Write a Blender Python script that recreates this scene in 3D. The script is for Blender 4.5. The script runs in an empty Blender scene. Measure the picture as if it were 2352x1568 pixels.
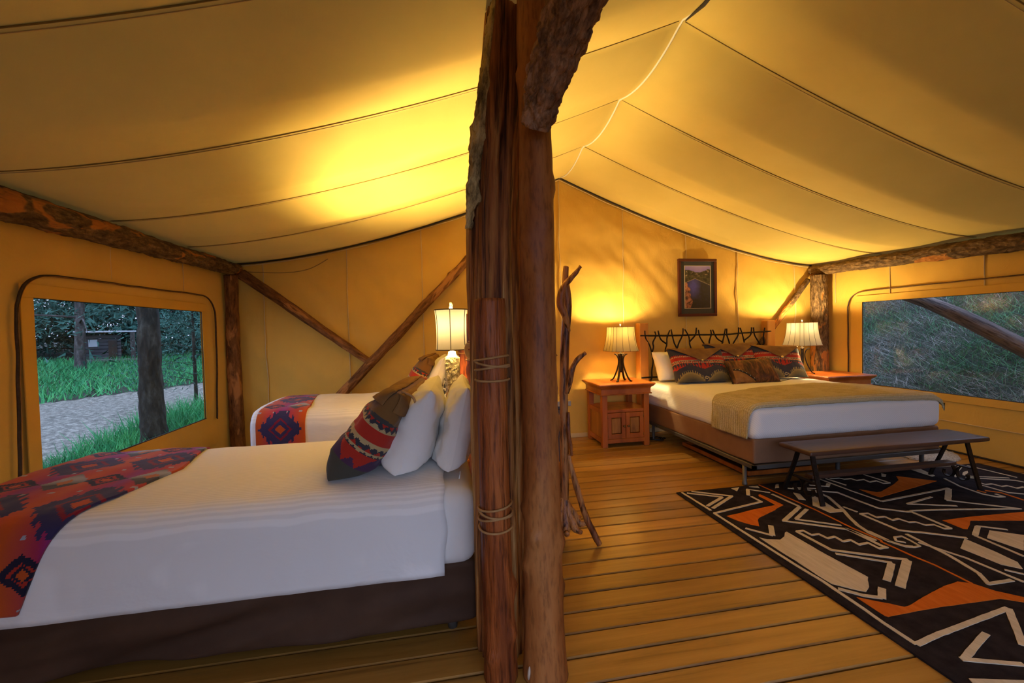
import bpy, bmesh, math, random
import numpy as np
from mathutils import Vector, Matrix, noise

scene = bpy.context.scene
COL = scene.collection
random.seed(7)
PI = math.pi

# ------------------------------------------------------------------ camera
FPX, YAW, PITCH, ROLL, CAMH = 970.0, 0.1735, -0.0285, -0.0234, 1.32
_f = Vector((math.sin(YAW) * math.cos(PITCH), math.cos(YAW) * math.cos(PITCH), math.sin(PITCH)))
_r = Vector((math.cos(YAW), -math.sin(YAW), 0))
_u = _r.cross(_f)
r2 = math.cos(ROLL) * _r + math.sin(ROLL) * _u
u2 = -math.sin(ROLL) * _r + math.cos(ROLL) * _u
cam_d = bpy.data.cameras.new('camera')
cam = bpy.data.objects.new('camera', cam_d)
COL.objects.link(cam)
cam.matrix_world = Matrix(((r2.x, u2.x, -_f.x, 0), (r2.y, u2.y, -_f.y, 0), (r2.z, u2.z, -_f.z, CAMH), (0, 0, 0, 1)))
cam_d.sensor_fit = 'HORIZONTAL'
cam_d.sensor_width = 36
cam_d.lens = FPX / 2352 * 36
cam_d.clip_start = 0.02
cam_d.clip_end = 400
scene.camera = cam

# ------------------------------------------------------------------ world / exposure
w = bpy.data.worlds.new('dusk_sky')
scene.world = w
w.use_nodes = True
bgn = w.node_tree.nodes['Background']
bgn.inputs['Color'].default_value = (0.55, 0.66, 0.97, 1)
SKY = 1.35
bgn.inputs['Strength'].default_value = SKY
LAMP_COL = (1.0, 0.755, 0.38)
TWIN_LAMP_W, KING_LAMP_W = 92.0, 34.0
vs = scene.view_settings
vs.view_transform = 'Standard'
vs.look = 'None'
vs.gamma = 1.0
vs.use_curve_mapping = False
vs.exposure = 1.1

# ------------------------------------------------------------------ helpers
def put(o, parent=None, **props):
    COL.objects.link(o)
    if parent is not None:
        o.parent = parent
        o.matrix_parent_inverse = parent.matrix_basis.inverted()
    for k, v in props.items():
        o[k] = v
    return o

def tag(o, label=None, category=None, group=None, kind=None):
    if label: o['label'] = label
    if category: o['category'] = category
    if group: o['group'] = group
    if kind: o['kind'] = kind
    return o

def empty(name, loc=(0, 0, 0)):
    o = bpy.data.objects.new(name, None)
    o.location = loc
    o.empty_display_size = 0.1
    COL.objects.link(o)
    return o

def mesh_obj(name, verts, faces, mat, parent=None, smooth=True, cols=None, loc=None):
    me = bpy.data.meshes.new(name)
    verts = [tuple(v) for v in verts]
    if loc is not None:
        verts = [(v[0] - loc[0], v[1] - loc[1], v[2] - loc[2]) for v in verts]
    me.from_pydata(verts, [], [tuple(f) for f in faces])
    me.polygons.foreach_set('use_smooth', [smooth] * len(me.polygons))
    if cols is not None:                    # one colour for each face
        ca = me.color_attributes.new('weave', 'FLOAT_COLOR', 'CORNER')
        arr = np.ones((len(me.loops), 4), np.float32)
        k = 0
        for p, c in zip(me.polygons, cols):
            n = p.loop_total
            arr[p.loop_start:p.loop_start + n, :3] = c
        ca.data.foreach_set('color', arr.ravel())
    me.materials.append(mat)
    me.update()
    o = bpy.data.objects.new(name, me)
    if loc is not None:
        o.location = loc
    return put(o, parent)

def copy_tree(o, parent=None):
    c = o.copy()
    COL.objects.link(c)
    c.parent = parent
    for ch in list(o.children):
        copy_tree(ch, c)
    return c

class MB:
    """collects boxes, prisms and tubes into one mesh"""
    def __init__(s):
        s.v, s.f = [], []
    def add(s, v, f):
        b = len(s.v)
        s.v += [tuple(p) for p in v]
        s.f += [tuple(i + b for i in q) for q in f]
        return s
    def box(s, x0, x1, y0, y1, z0, z1, ch=0.0):
        if ch <= 0:
            v = [(x, y, z) for x in (x0, x1) for y in (y0, y1) for z in (z0, z1)]
            f = [(0, 1, 3, 2), (4, 6, 7, 5), (0, 4, 5, 1), (2, 3, 7, 6), (0, 2, 6, 4), (1, 5, 7, 3)]
            return s.add(v, f)
        bm = bmesh.new()
        bmesh.ops.create_cube(bm, size=1)
        for q in bm.verts:
            q.co = Vector(((x0 + x1) / 2 + q.co.x * (x1 - x0), (y0 + y1) / 2 + q.co.y * (y1 - y0), (z0 + z1) / 2 + q.co.z * (z1 - z0)))
        bmesh.ops.bevel(bm, geom=bm.edges[:], offset=ch, segments=1, affect='EDGES')
        bm.verts.index_update()
        v = [q.co[:] for q in bm.verts]
        f = [[q.index for q in p.verts] for p in bm.faces]
        bm.free()
        return s.add(v, f)
    def prism(s, poly, z0, z1):
        n = len(poly)
        v = [(p[0], p[1], z0) for p in poly] + [(p[0], p[1], z1) for p in poly]
        f = [(i, (i + 1) % n, n + (i + 1) % n, n + i) for i in range(n)]
        f += [tuple(range(n - 1, -1, -1)), tuple(range(n, 2 * n))]
        return s.add(v, f)
    def tube(s, path, rad, seg=8, caps=True):
        v, f = tube_geo(path, rad, seg, caps)
        return s.add(v, f)
    def lathe(s, prof, seg=24, cx=0, cy=0):
        v, f = [], []
        for r, z in prof:
            for k in range(seg):
                a = 2 * PI * k / seg
                v.append((cx + r * math.cos(a), cy + r * math.sin(a), z))
        for i in range(len(prof) - 1):
            for k in range(seg):
                k2 = (k + 1) % seg
                f.append((i * seg + k, i * seg + k2, (i + 1) * seg + k2, (i + 1) * seg + k))
        f.append(tuple(range(seg - 1, -1, -1)))
        b = (len(prof) - 1) * seg
        f.append(tuple(b + k for k in range(seg)))
        return s.add(v, f)
    def build(s, name, mat, parent=None, smooth=False, loc=None):
        return mesh_obj(name, s.v, s.f, mat, parent, smooth, loc=loc)

def tube_geo(path, rad, seg=8, caps=True):
    P = [Vector(p) for p in path]
    n = len(P)
    rad = [rad] * n if not hasattr(rad, '__len__') else list(rad)
    T = []
    for i in range(n):
        t = P[min(i + 1, n - 1)] - P[max(i - 1, 0)]
        T.append(t.normalized() if t.length > 1e-9 else Vector((0, 0, 1)))
    ref = Vector((0, 0, 1)) if abs(T[0].z) < 0.9 else Vector((1, 0, 0))
    N = (ref - T[0] * ref.dot(T[0])).normalized()
    v, f = [], []
    for i in range(n):
        N = (N - T[i] * N.dot(T[i])).normalized()
        B = T[i].cross(N)
        for k in range(seg):
            a = 2 * PI * k / seg
            v.append(P[i] + (N * math.cos(a) + B * math.sin(a)) * rad[i])
    for i in range(n - 1):
        for k in range(seg):
            k2 = (k + 1) % seg
            f.append((i * seg + k, i * seg + k2, (i + 1) * seg + k2, (i + 1) * seg + k))
    if caps:
        f.append(tuple(range(seg - 1, -1, -1)))
        f.append(tuple((n - 1) * seg + k for k in range(seg)))
    return v, f

def smooth_path(pts, m=8):
    """Catmull-Rom through the points"""
    P = [Vector(p) for p in pts]
    if len(P) < 3:
        return [P[0].lerp(P[-1], i / m) for i in range(m + 1)]
    out = []
    for i in range(len(P) - 1):
        p0, p1, p2, p3 = P[max(i - 1, 0)], P[i], P[i + 1], P[min(i + 2, len(P) - 1)]
        for k in range(m):
            t = k / m
            out.append(0.5 * ((2 * p1) + (p2 - p0) * t + (2 * p0 - 5 * p1 + 4 * p2 - p3) * t * t + (3 * p1 - p0 - 3 * p2 + p3) * t ** 3))
    out.append(P[-1])
    return out

def interp(xs, ys, x):
    return float(np.interp(x, xs, ys))

def log_obj(name, pts, radii, mat, parent=None, seg=22, step=0.05, amp=0.006, fr=9.0, along=0.25, groove=0.0, gfr=7, knots=0, seed=0, wob=0.0, plates=0.0, pfr=22.0):
    """a log: local Z runs along it, surface displaced by noise stretched along the grain"""
    P = [Vector(p) for p in pts]
    d = (P[-1] - P[0]).normalized()
    R = Vector((0, 0, 1)).rotation_difference(d).to_matrix().to_4x4()
    Mw = Matrix.Translation(P[0]) @ R
    inv = Mw.inverted()
    L = [inv @ p for p in P]
    fine = smooth_path(L, max(2, int((P[-1] - P[0]).length / max(1, len(P) - 1) / step)))
    n = len(fine)
    rp = np.linspace(0, 1, len(radii))
    rr = [interp(rp, radii, i / (n - 1)) for i in range(n)]
    if wob:
        for i, p in enumerate(fine):
            q = noise.noise_vector(Vector((seed * 3.1, 7.7, p.z * 1.7)))
            e = math.sin(PI * i / (n - 1))
            p.x += q.x * wob * e
            p.y += q.y * wob * e
    v, f = tube_geo(fine, rr, seg, True)
    rnd = random.Random(seed)
    kn = [(rnd.uniform(0, 2 * PI), rnd.uniform(0.05, 0.95) * fine[-1].z, rnd.uniform(0.02, 0.035)) for _ in range(knots)]
    out = []
    for i in range(n):
        c = fine[i]
        for k in range(seg):
            p = Vector(v[i * seg + k])
            o = p - c
            if o.length < 1e-9:
                out.append(p); continue
            u = o.normalized()
            q = Vector((u.x * rr[i] * fr + seed * 5.3, u.y * rr[i] * fr + seed * 2.1, p.z * fr * along))
            dd = amp * (noise.fractal(q, 0.9, 2.0, 4))
            if groove:
                a = math.atan2(u.y, u.x)
                g = noise.noise(Vector((math.cos(a) * gfr * 0.35 + seed, math.sin(a) * gfr * 0.35, p.z * 0.5)))
                g2 = noise.noise(Vector((math.cos(a) * gfr + seed, math.sin(a) * gfr, p.z * 1.1 + 4)))
                dd += groove * (g + 0.7 * (1 - abs(g2) * 2.2))
            if plates:
                w3 = p + 0.02 * noise.noise_vector(p * 14)
                vd = noise.voronoi(Vector((w3.x * pfr + seed, w3.y * pfr, w3.z * pfr * 0.62)))[0]
                dd += plates * (min(1.0, (vd[1] - vd[0]) * 2.6) - 0.55)
            for ka, kz, kr in kn:
                a = math.atan2(u.y, u.x)
                da = (a - ka + PI) % (2 * PI) - PI
                e = ((da * rr[i]) ** 2 + (p.z - kz) ** 2) / (kr * kr)
                if e < 6:
                    dd += 0.014 * math.exp(-e)
            out.append(p + u * dd)
    o = mesh_obj(name, out, f, mat)
    o.matrix_basis = Mw
    if parent is not None:
        o.parent = parent
        o.matrix_parent_inverse = parent.matrix_basis.inverted()
    return o

def grid_faces(na, nb, skip=None):
    f = []
    for i in range(na - 1):
        for j in range(nb - 1):
            if skip and skip(i, j):
                continue
            f.append((i * nb + j, (i + 1) * nb + j, (i + 1) * nb + j + 1, i * nb + j + 1))
    return f

def rounded_box(x0, x1, y0, y1, z0, z1, r, n=(30, 18, 6), arc=5, crown=0.0, wr=0.0, wfr=(4, 4, 4), seed=0, taper=0.0):
    def axis(a, b, m):
        A = [a + r * (1 - math.cos(PI / 2 * i / arc)) for i in range(arc)]
        B = list(np.linspace(a + r, b - r, m))
        return A + B + [a + b - q for q in reversed(A)]
    AX, AY, AZ = axis(x0, x1, n[0]), axis(y0, y1, n[1]), axis(z0, z1, n[2])
    nx, ny, nz = len(AX), len(AY), len(AZ)
    idx, V, F = {}, [], []
    def vert(i, j, k):
        if (i, j, k) in idx:
            return idx[(i, j, k)]
        p = Vector((AX[i], AY[j], AZ[k]))
        q = Vector((min(max(p.x, x0 + r), x1 - r), min(max(p.y, y0 + r), y1 - r), min(max(p.z, z0 + r), z1 - r)))
        d = p - q
        nrm = d.normalized() if d.length > 1e-9 else Vector((0, 0, 1))
        p = q + nrm * r
        tz = (p.z - z0) / (z1 - z0)
        if crown:
            p.z += crown * tz * math.sin(PI * min(max((p.y - y0) / (y1 - y0), 0), 1)) ** 0.6 * math.sin(PI * min(max((p.x - x0) / (x1 - x0), 0), 1)) ** 0.4
        if wr:
            p = p + nrm * wr * noise.fractal(Vector((p.x * wfr[0] + seed, p.y * wfr[1], p.z * wfr[2])), 1.0, 2.0, 3)
        idx[(i, j, k)] = len(V)
        V.append(p)
        return idx[(i, j, k)]
    for k, fl in ((0, 1), (nz - 1, 0)):
        for i in range(nx - 1):
            for j in range(ny - 1):
                q = [vert(i, j, k), vert(i + 1, j, k), vert(i + 1, j + 1, k), vert(i, j + 1, k)]
                F.append(q[::-1] if fl else q)
    for j, fl in ((0, 0), (ny - 1, 1)):
        for i in range(nx - 1):
            for k in range(nz - 1):
                q = [vert(i, j, k), vert(i + 1, j, k), vert(i + 1, j, k + 1), vert(i, j, k + 1)]
                F.append(q[::-1] if fl else q)
    for i, fl in ((0, 1), (nx - 1, 0)):
        for j in range(ny - 1):
            for k in range(nz - 1):
                q = [vert(i, j, k), vert(i, j + 1, k), vert(i, j + 1, k + 1), vert(i, j, k + 1)]
                F.append(q[::-1] if fl else q)
    return V, F

# ------------------------------------------------------------------ materials
def new_mat(name):
    m = bpy.data.materials.new(name)
    m.use_nodes = True
    nt = m.node_tree
    return m, nt, nt.nodes['Principled BSDF']

def c4(c):
    return (c[0], c[1], c[2], 1)

def ramp(nt, fac, stops):
    r = nt.nodes.new('ShaderNodeValToRGB')
    el = r.color_ramp.elements
    while len(el) < len(stops):
        el.new(0.5)
    for e, (p, c) in zip(el, stops):
        e.position = p
        e.color = c4(c)
    nt.links.new(fac, r.inputs[0])
    return r.outputs[0]

def coords(nt, kind='Object', scale=(1, 1, 1), rand=False):
    tc = nt.nodes.new('ShaderNodeTexCoord')
    mp = nt.nodes.new('ShaderNodeMapping')
    mp.inputs['Scale'].default_value = scale
    src = tc.outputs[kind]
    if rand:
        oi = nt.nodes.new('ShaderNodeObjectInfo')
        ad = nt.nodes.new('ShaderNodeVectorMath')
        ad.operation = 'MULTIPLY_ADD'
        ad.inputs[0].default_value = (17.3, 9.1, 5.7)
        nt.links.new(oi.outputs['Random'], ad.inputs[1])
        nt.links.new(src, ad.inputs[2])
        src = ad.outputs[0]
    nt.links.new(src, mp.inputs['Vector'])
    return mp.outputs[0]

def tex(nt, vec, scale, detail=4, rough=0.55, dist=0.0):
    n = nt.nodes.new('ShaderNodeTexNoise')
    n.inputs['Scale'].default_value = scale
    n.inputs['Detail'].default_value = detail
    n.inputs['Roughness'].default_value = rough
    n.inputs['Distortion'].default_value = dist
    nt.links.new(vec, n.inputs['Vector'])
    return n.outputs[0]

def add_bump(nt, b, h, strength, distance=0.01, prev=None):
    bp = nt.nodes.new('ShaderNodeBump')
    bp.inputs['Strength'].default_value = strength
    bp.inputs['Distance'].default_value = distance
    nt.links.new(h, bp.inputs['Height'])
    if prev is not None:
        nt.links.new(prev, bp.inputs['Normal'])
    nt.links.new(bp.outputs[0], b.inputs['Normal'])
    return bp.outputs[0]

def mat_noise(name, stops, scale=5, stretch=(1, 1, 1), rough=0.6, bump=0.0, bscale=None, bdist=0.01, detail=5, metal=0.0, spec=0.3, dist=0.0, rand=False, coord='Object', sheen=0.0):
    m, nt, b = new_mat(name)
    v = coords(nt, coord, stretch, rand)
    n = tex(nt, v, scale, detail, 0.6, dist)
    nt.links.new(ramp(nt, n, stops), b.inputs['Base Color'])
    b.inputs['Roughness'].default_value = rough
    b.inputs['Metallic'].default_value = metal
    b.inputs['Specular IOR Level'].default_value = spec
    if sheen:
        b.inputs['Sheen Weight'].default_value = sheen
    if bump:
        add_bump(nt, b, tex(nt, v, bscale or scale * 3, 5), bump, bdist)
    return m

def mat_plain(name, c, rough=0.5, metal=0.0, spec=0.4):
    m, nt, b = new_mat(name)
    b.inputs['Base Color'].default_value = c4(c)
    b.inputs['Roughness'].default_value = rough
    b.inputs['Metallic'].default_value = metal
    b.inputs['Specular IOR Level'].default_value = spec
    return m

def mat_weave(name, rough=0.9, bump=0.25, bscale=260):
    m, nt, b = new_mat(name)
    a = nt.nodes.new('ShaderNodeAttribute')
    a.attribute_name = 'weave'
    nt.links.new(a.outputs['Color'], b.inputs['Base Color'])
    b.inputs['Roughness'].default_value = rough
    b.inputs['Specular IOR Level'].default_value = 0.1
    b.inputs['Sheen Weight'].default_value = 0.15
    v = coords(nt)
    add_bump(nt, b, tex(nt, v, bscale, 3), bump, 0.002)
    return m

def mat_log(name, stops, scale=7, along=0.12, rough=0.6, bump=0.5, cracks=True, fine=60, bdist=0.008, streak=1.0):
    """wood along local Z: grain streaks, dark blotches and cracks"""
    m, nt, b = new_mat(name)
    v = coords(nt, 'Object', (1, 1, along), rand=True)
    n = tex(nt, v, scale, 6, 0.62, 0.4)
    col = ramp(nt, n, stops)
    g = tex(nt, v, fine, 4, 0.6)
    mx = nt.nodes.new('ShaderNodeMix')
    mx.data_type = 'RGBA'
    mx.blend_type = 'MULTIPLY'
    mx.inputs[0].default_value = streak
    nt.links.new(col, mx.inputs[6])
    nt.links.new(ramp(nt, g, [(0.36, (0.16, 0.12, 0.10)), (0.47, (0.8, 0.76, 0.72)), (0.56, (1, 1, 1)), (0.8, (1.0, 0.97, 0.92))]), mx.inputs[7])
    nt.links.new(mx.outputs[2], b.inputs['Base Color'])
    b.inputs['Roughness'].default_value = rough
    b.inputs['Specular IOR Level'].default_value = 0.3
    add_bump(nt, b, g, bump, bdist)
    return m

def mat_bark(name, stops, scale=24, rough=0.85, bump=0.9, along=0.45, patch=None):
    m, nt, b = new_mat(name)
    v = coords(nt, 'Object', (1, 1, along), rand=True)
    vo = nt.nodes.new('ShaderNodeTexVoronoi')
    vo.inputs['Scale'].default_value = scale
    vo.inputs['Randomness'].default_value = 1
    nz = nt.nodes.new('ShaderNodeTexNoise')
    nz.inputs['Scale'].default_value = scale * 0.6
    nt.links.new(v, nz.inputs['Vector'])
    ad = nt.nodes.new('ShaderNodeVectorMath')
    ad.operation = 'MULTIPLY_ADD'
    ad.inputs[1].default_value = (0.06, 0.06, 0.06)
    nt.links.new(nz.outputs['Color'], ad.inputs[0])
    nt.links.new(v, ad.inputs[2])
    nt.links.new(ad.outputs[0], vo.inputs['Vector'])
    n = tex(nt, v, scale * 0.9, 6, 0.7)
    col = ramp(nt, n, stops)
    if patch:
        pn = tex(nt, v, patch[1], 4, 0.6, 0.6)
        mx = nt.nodes.new('ShaderNodeMix')
        mx.data_type = 'RGBA'
        nt.links.new(ramp(nt, pn, [(patch[2], (0, 0, 0)), (patch[2] + 0.04, (1, 1, 1))]), mx.inputs[0])
        nt.links.new(col, mx.inputs[6])
        mx.inputs[7].default_value = c4(patch[0])
        col = mx.outputs[2]
    nt.links.new(col, b.inputs['Base Color'])
    b.inputs['Roughness'].default_value = rough
    b.inputs['Specular IOR Level'].default_value = 0.2
    p = add_bump(nt, b, vo.outputs['Distance'], bump, 0.02)
    add_bump(nt, b, n, bump * 0.6, 0.01, p)
    return m

def mat_linen(name, c=(0.78, 0.76, 0.72), axis=1, freq=62.0, stripe=0.35):
    """white bed linen with woven satin stripes across the given object axis"""
    m, nt, b = new_mat(name)
    tc = nt.nodes.new('ShaderNodeTexCoord')
    sp = nt.nodes.new('ShaderNodeSeparateXYZ')
    nt.links.new(tc.outputs['Object'], sp.inputs[0])
    if axis == 3:           # stripes that run over the edge: y + z
        a0 = nt.nodes.new('ShaderNodeMath'); a0.operation = 'ADD'
        nt.links.new(sp.outputs[1], a0.inputs[0]); nt.links.new(sp.outputs[2], a0.inputs[1])
        src = a0.outputs[0]
    elif axis == 4:
        a0 = nt.nodes.new('ShaderNodeMath'); a0.operation = 'ADD'
        nt.links.new(sp.outputs[0], a0.inputs[0]); nt.links.new(sp.outputs[2], a0.inputs[1])
        src = a0.outputs[0]
    else:
        src = sp.outputs[axis]
    mu = nt.nodes.new('ShaderNodeMath'); mu.operation = 'MULTIPLY'; mu.inputs[1].default_value = freq * 2 * PI
    nt.links.new(src, mu.inputs[0])
    si = nt.nodes.new('ShaderNodeMath'); si.operation = 'SINE'
    nt.links.new(mu.outputs[0], si.inputs[0])
    mr = nt.nodes.new('ShaderNodeMapRange')
    mr.inputs[1].default_value = -0.3; mr.inputs[2].default_value = 0.3
    nt.links.new(si.outputs[0], mr.inputs[0])
    d = tuple(q * (1 - 0.16 * stripe / 0.35) for q in c)
    nt.links.new(ramp(nt, mr.outputs[0], [(0.0, d), (1.0, c)]), b.inputs['Base Color'])
    b.inputs['Roughness'].default_value = 0.75
    b.inputs['Specular IOR Level'].default_value = 0.2
    b.inputs['Sheen Weight'].default_value = 0.1
    p = add_bump(nt, b, mr.outputs[0], stripe * 0.4, 0.002)
    v = coords(nt)
    add_bump(nt, b, tex(nt, coords(nt, 'Object', (0.6, 1.3, 1)), 5, 4, 0.5, 0.6), 0.35, 0.03, p)
    return m

CANVAS_THRU = 0.02
CANVAS_A, CANVAS_B = (0.66, 0.485, 0.115), (0.71, 0.53, 0.14)
def mat_canvas(name, a, bcol, bump=0.25):
    m, nt, b = new_mat(name)
    v = coords(nt)
    n = tex(nt, v, 2.5, 5)
    nt.links.new(ramp(nt, n, [(0.3, a), (0.7, bcol)]), b.inputs['Base Color'])
    b.inputs['Roughness'].default_value = 0.85
    b.inputs['Specular IOR Level'].default_value = 0.15
    p = add_bump(nt, b, tex(nt, v, 420, 2), 0.15, 0.001)
    add_bump(nt, b, tex(nt, coords(nt, 'Object', (1.6, 1, 1)), 5, 5, 0.6, 0.8), bump, 0.02, p)
    # daylight glows faintly through the cloth
    t = nt.nodes.new('ShaderNodeBsdfTranslucent')
    t.inputs[0].default_value = c4(bcol)
    mx = nt.nodes.new('ShaderNodeMixShader')
    mx.inputs[0].default_value = CANVAS_THRU
    nt.links.new(b.outputs[0], mx.inputs[1])
    nt.links.new(t.outputs[0], mx.inputs[2])
    nt.links.new(mx.outputs[0], nt.nodes['Material Output'].inputs[0])
    return m

M = {}
M['canvas_roof'] = mat_canvas('canvas_roof', CANVAS_A, CANVAS_B, 0.06)
M['canvas_wall'] = mat_canvas('canvas_wall', (0.68, 0.405, 0.072), (0.72, 0.44, 0.088), 0.35)
M['canvas_seam'] = mat_canvas('canvas_seam', (0.62, 0.44, 0.19), (0.70, 0.52, 0.25), 0.1)
M['seam_dark'] = mat_plain('seam_dark', (0.27, 0.17, 0.045), 0.8)
M['rope_black'] = mat_plain('rope_black', (0.025, 0.018, 0.012), 0.7)
M['rope_white'] = mat_plain('rope_white', (0.85, 0.8, 0.68), 0.7)
M['zip'] = mat_noise('zip', [(0.3, (0.03, 0.018, 0.01)), (0.7, (0.07, 0.04, 0.02))], 40, rough=0.6)
M['peeled'] = mat_log('peeled_wood', [(0.34, (0.10, 0.024, 0.007)), (0.46, (0.30, 0.09, 0.02)), (0.57, (0.41, 0.15, 0.038)), (0.72, (0.50, 0.22, 0.07))], 5, 0.2, 0.5, 0.25, streak=0.4, fine=80, bdist=0.004)
M['redwood'] = mat_log('red_wood', [(0.3, (0.11, 0.024, 0.007)), (0.5, (0.34, 0.085, 0.018)), (0.7, (0.48, 0.15, 0.035))], 9, 0.1, 0.45, 0.8, bdist=0.012, streak=0.75)
M['split'] = mat_log('split_wood', [(0.34, (0.09, 0.024, 0.008)), (0.44, (0.34, 0.11, 0.025)), (0.55, (0.52, 0.23, 0.06)), (0.68, (0.80, 0.56, 0.22))], 14, 0.05, 0.7, 1.0, fine=40, bdist=0.015)
M['bark_dark'] = mat_bark('bark_dark', [(0.3, (0.07, 0.035, 0.022)), (0.46, (0.27, 0.14, 0.08)), (0.6, (0.50, 0.27, 0.15)), (0.78, (0.68, 0.42, 0.25))], 34)
M['bark_pale'] = mat_bark('bark_pale', [(0.32, (0.06, 0.04, 0.02)), (0.45, (0.30, 0.21, 0.09)), (0.58, (0.62, 0.46, 0.20)), (0.75, (0.82, 0.66, 0.36))], 30, along=0.3)
M['bark_beam'] = mat_bark('bark_beam', [(0.3, (0.035, 0.02, 0.01)), (0.5, (0.13, 0.075, 0.03)), (0.66, (0.26, 0.16, 0.07)), (0.85, (0.4, 0.27, 0.12))], 34, along=0.4, patch=((0.44, 0.17, 0.035), 5.0, 0.57))
M['bark_brace'] = mat_bark('bark_brace', [(0.3, (0.05, 0.02, 0.008)), (0.5, (0.19, 0.08, 0.025)), (0.7, (0.33, 0.15, 0.05))], 30, along=0.25, patch=((0.42, 0.19, 0.06), 7.0, 0.58), bump=0.6)
M['leather'] = mat_noise('leather_strip', [(0.3, (0.36, 0.18, 0.06)), (0.7, (0.5, 0.28, 0.11))], 20, rough=0.6, bump=0.2)
M['linen'] = mat_linen('linen_striped', (0.88, 0.865, 0.83), 1, 62.0, 0.2)
M['linen_x'] = mat_linen('linen_striped_king', (0.86, 0.845, 0.81), 4, 55.0, 0.16)
M['linen_plain'] = mat_noise('linen_plain', [(0.3, (0.80, 0.775, 0.72)), (0.7, (0.88, 0.86, 0.81))], 3, rough=0.8, bump=0.15, bscale=9, bdist=0.02, spec=0.2)
M['skirt'] = mat_noise('bed_skirt', [(0.3, (0.055, 0.026, 0.014)), (0.7, (0.085, 0.042, 0.022))], 4, rough=0.75, bump=0.15, bscale=150, bdist=0.002, spec=0.25)
M['boxspring'] = mat_noise('box_spring', [(0.3, (0.20, 0.10, 0.05)), (0.7, (0.26, 0.135, 0.065))], 4, rough=0.7, bump=0.1, bscale=200, bdist=0.002)
M['weave'] = mat_weave('woven_pattern')
M['weave_soft'] = mat_weave('woven_pattern_soft', bump=0.12)
M['suede'] = mat_noise('brown_suede', [(0.3, (0.16, 0.075, 0.02)), (0.7, (0.27, 0.14, 0.045))], 6, rough=0.75, bump=0.25, bscale=14, bdist=0.02, spec=0.25)
M['metal_dark'] = mat_noise('dark_iron', [(0.3, (0.012, 0.008, 0.006)), (0.7, (0.035, 0.024, 0.018))], 30, rough=0.45, metal=0.5, bump=0.2, bscale=80)
M['frame_grey'] = mat_plain('frame_grey', (0.11, 0.10, 0.085), 0.45, 0.4)
M['concho'] = mat_plain('concho_metal', (0.75, 0.6, 0.35), 0.3, 1.0)
M['silver'] = mat_plain('silver_metal', (0.7, 0.66, 0.58), 0.3, 1.0)
M['ns_wood'] = mat_noise('cherry_wood', [(0.3, (0.20, 0.045, 0.006)), (0.5, (0.39, 0.095, 0.011)), (0.7, (0.50, 0.14, 0.02))], 6, (1, 1, 0.15), 0.35, 0.15, 30, 0.004, spec=0.5, dist=0.5)
M['ns_panel'] = mat_noise('cherry_panel', [(0.3, (0.17, 0.06, 0.010)), (0.5, (0.36, 0.14, 0.022)), (0.7, (0.52, 0.24, 0.05))], 9, (1, 1, 0.12), 0.4, 0.15, 30, 0.004, spec=0.4, dist=0.8)
M['pine_post'] = mat_noise('pine_post', [(0.3, (0.48, 0.19, 0.028)), (0.7, (0.62, 0.29, 0.055))], 8, (1, 1, 0.12), 0.45, 0.1, 30, 0.004)
M['bench_wood'] = mat_noise('bench_wood', [(0.3, (0.045, 0.02, 0.012)), (0.7, (0.11, 0.05, 0.028))], 5, (0.15, 1, 1), 0.38, 0.2, 30, 0.004, spec=0.5)
M['dark_wood'] = mat_noise('dark_wood', [(0.3, (0.02, 0.009, 0.005)), (0.7, (0.06, 0.028, 0.012))], 5, (1, 1, 0.2), 0.35, 0.1, spec=0.5)
M['coat_wood'] = mat_log('juniper_wood', [(0.28, (0.07, 0.02, 0.008)), (0.42, (0.30, 0.10, 0.028)), (0.56, (0.50, 0.21, 0.06)), (0.72, (0.62, 0.32, 0.12))], 16, 0.12, 0.4, 0.7)
M['mirror'] = mat_plain('mirror_glass', (0.8, 0.82, 0.85), 0.03, 1.0)
M['rug'] = mat_noise('rug_black', [(0.3, (0.013, 0.010, 0.012)), (0.7, (0.033, 0.026, 0.027))], 12, (1, 1, 1), 0.95, 0.6, 240, 0.004, spec=0.05)
M['rug_cream'] = mat_noise('rug_cream', [(0.3, (0.50, 0.42, 0.29)), (0.7, (0.66, 0.57, 0.42))], 40, (1, 0.15, 1), 0.95, 0.6, 200, 0.004, spec=0.05)
M['rug_orange'] = mat_noise('rug_orange', [(0.3, (0.50, 0.115, 0.012)), (0.7, (0.64, 0.17, 0.022))], 40, (1, 0.15, 1), 0.95, 0.6, 200, 0.004, spec=0.05)
M['fleece'] = mat_noise('fleece', [(0.3, (0.5, 0.42, 0.3)), (0.7, (0.8, 0.74, 0.62))], 60, rough=0.95, bump=1.0, bscale=90, bdist=0.02, spec=0.05)
M['brass'] = mat_plain('brass_dark', (0.2, 0.12, 0.04), 0.35, 0.9)

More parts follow.
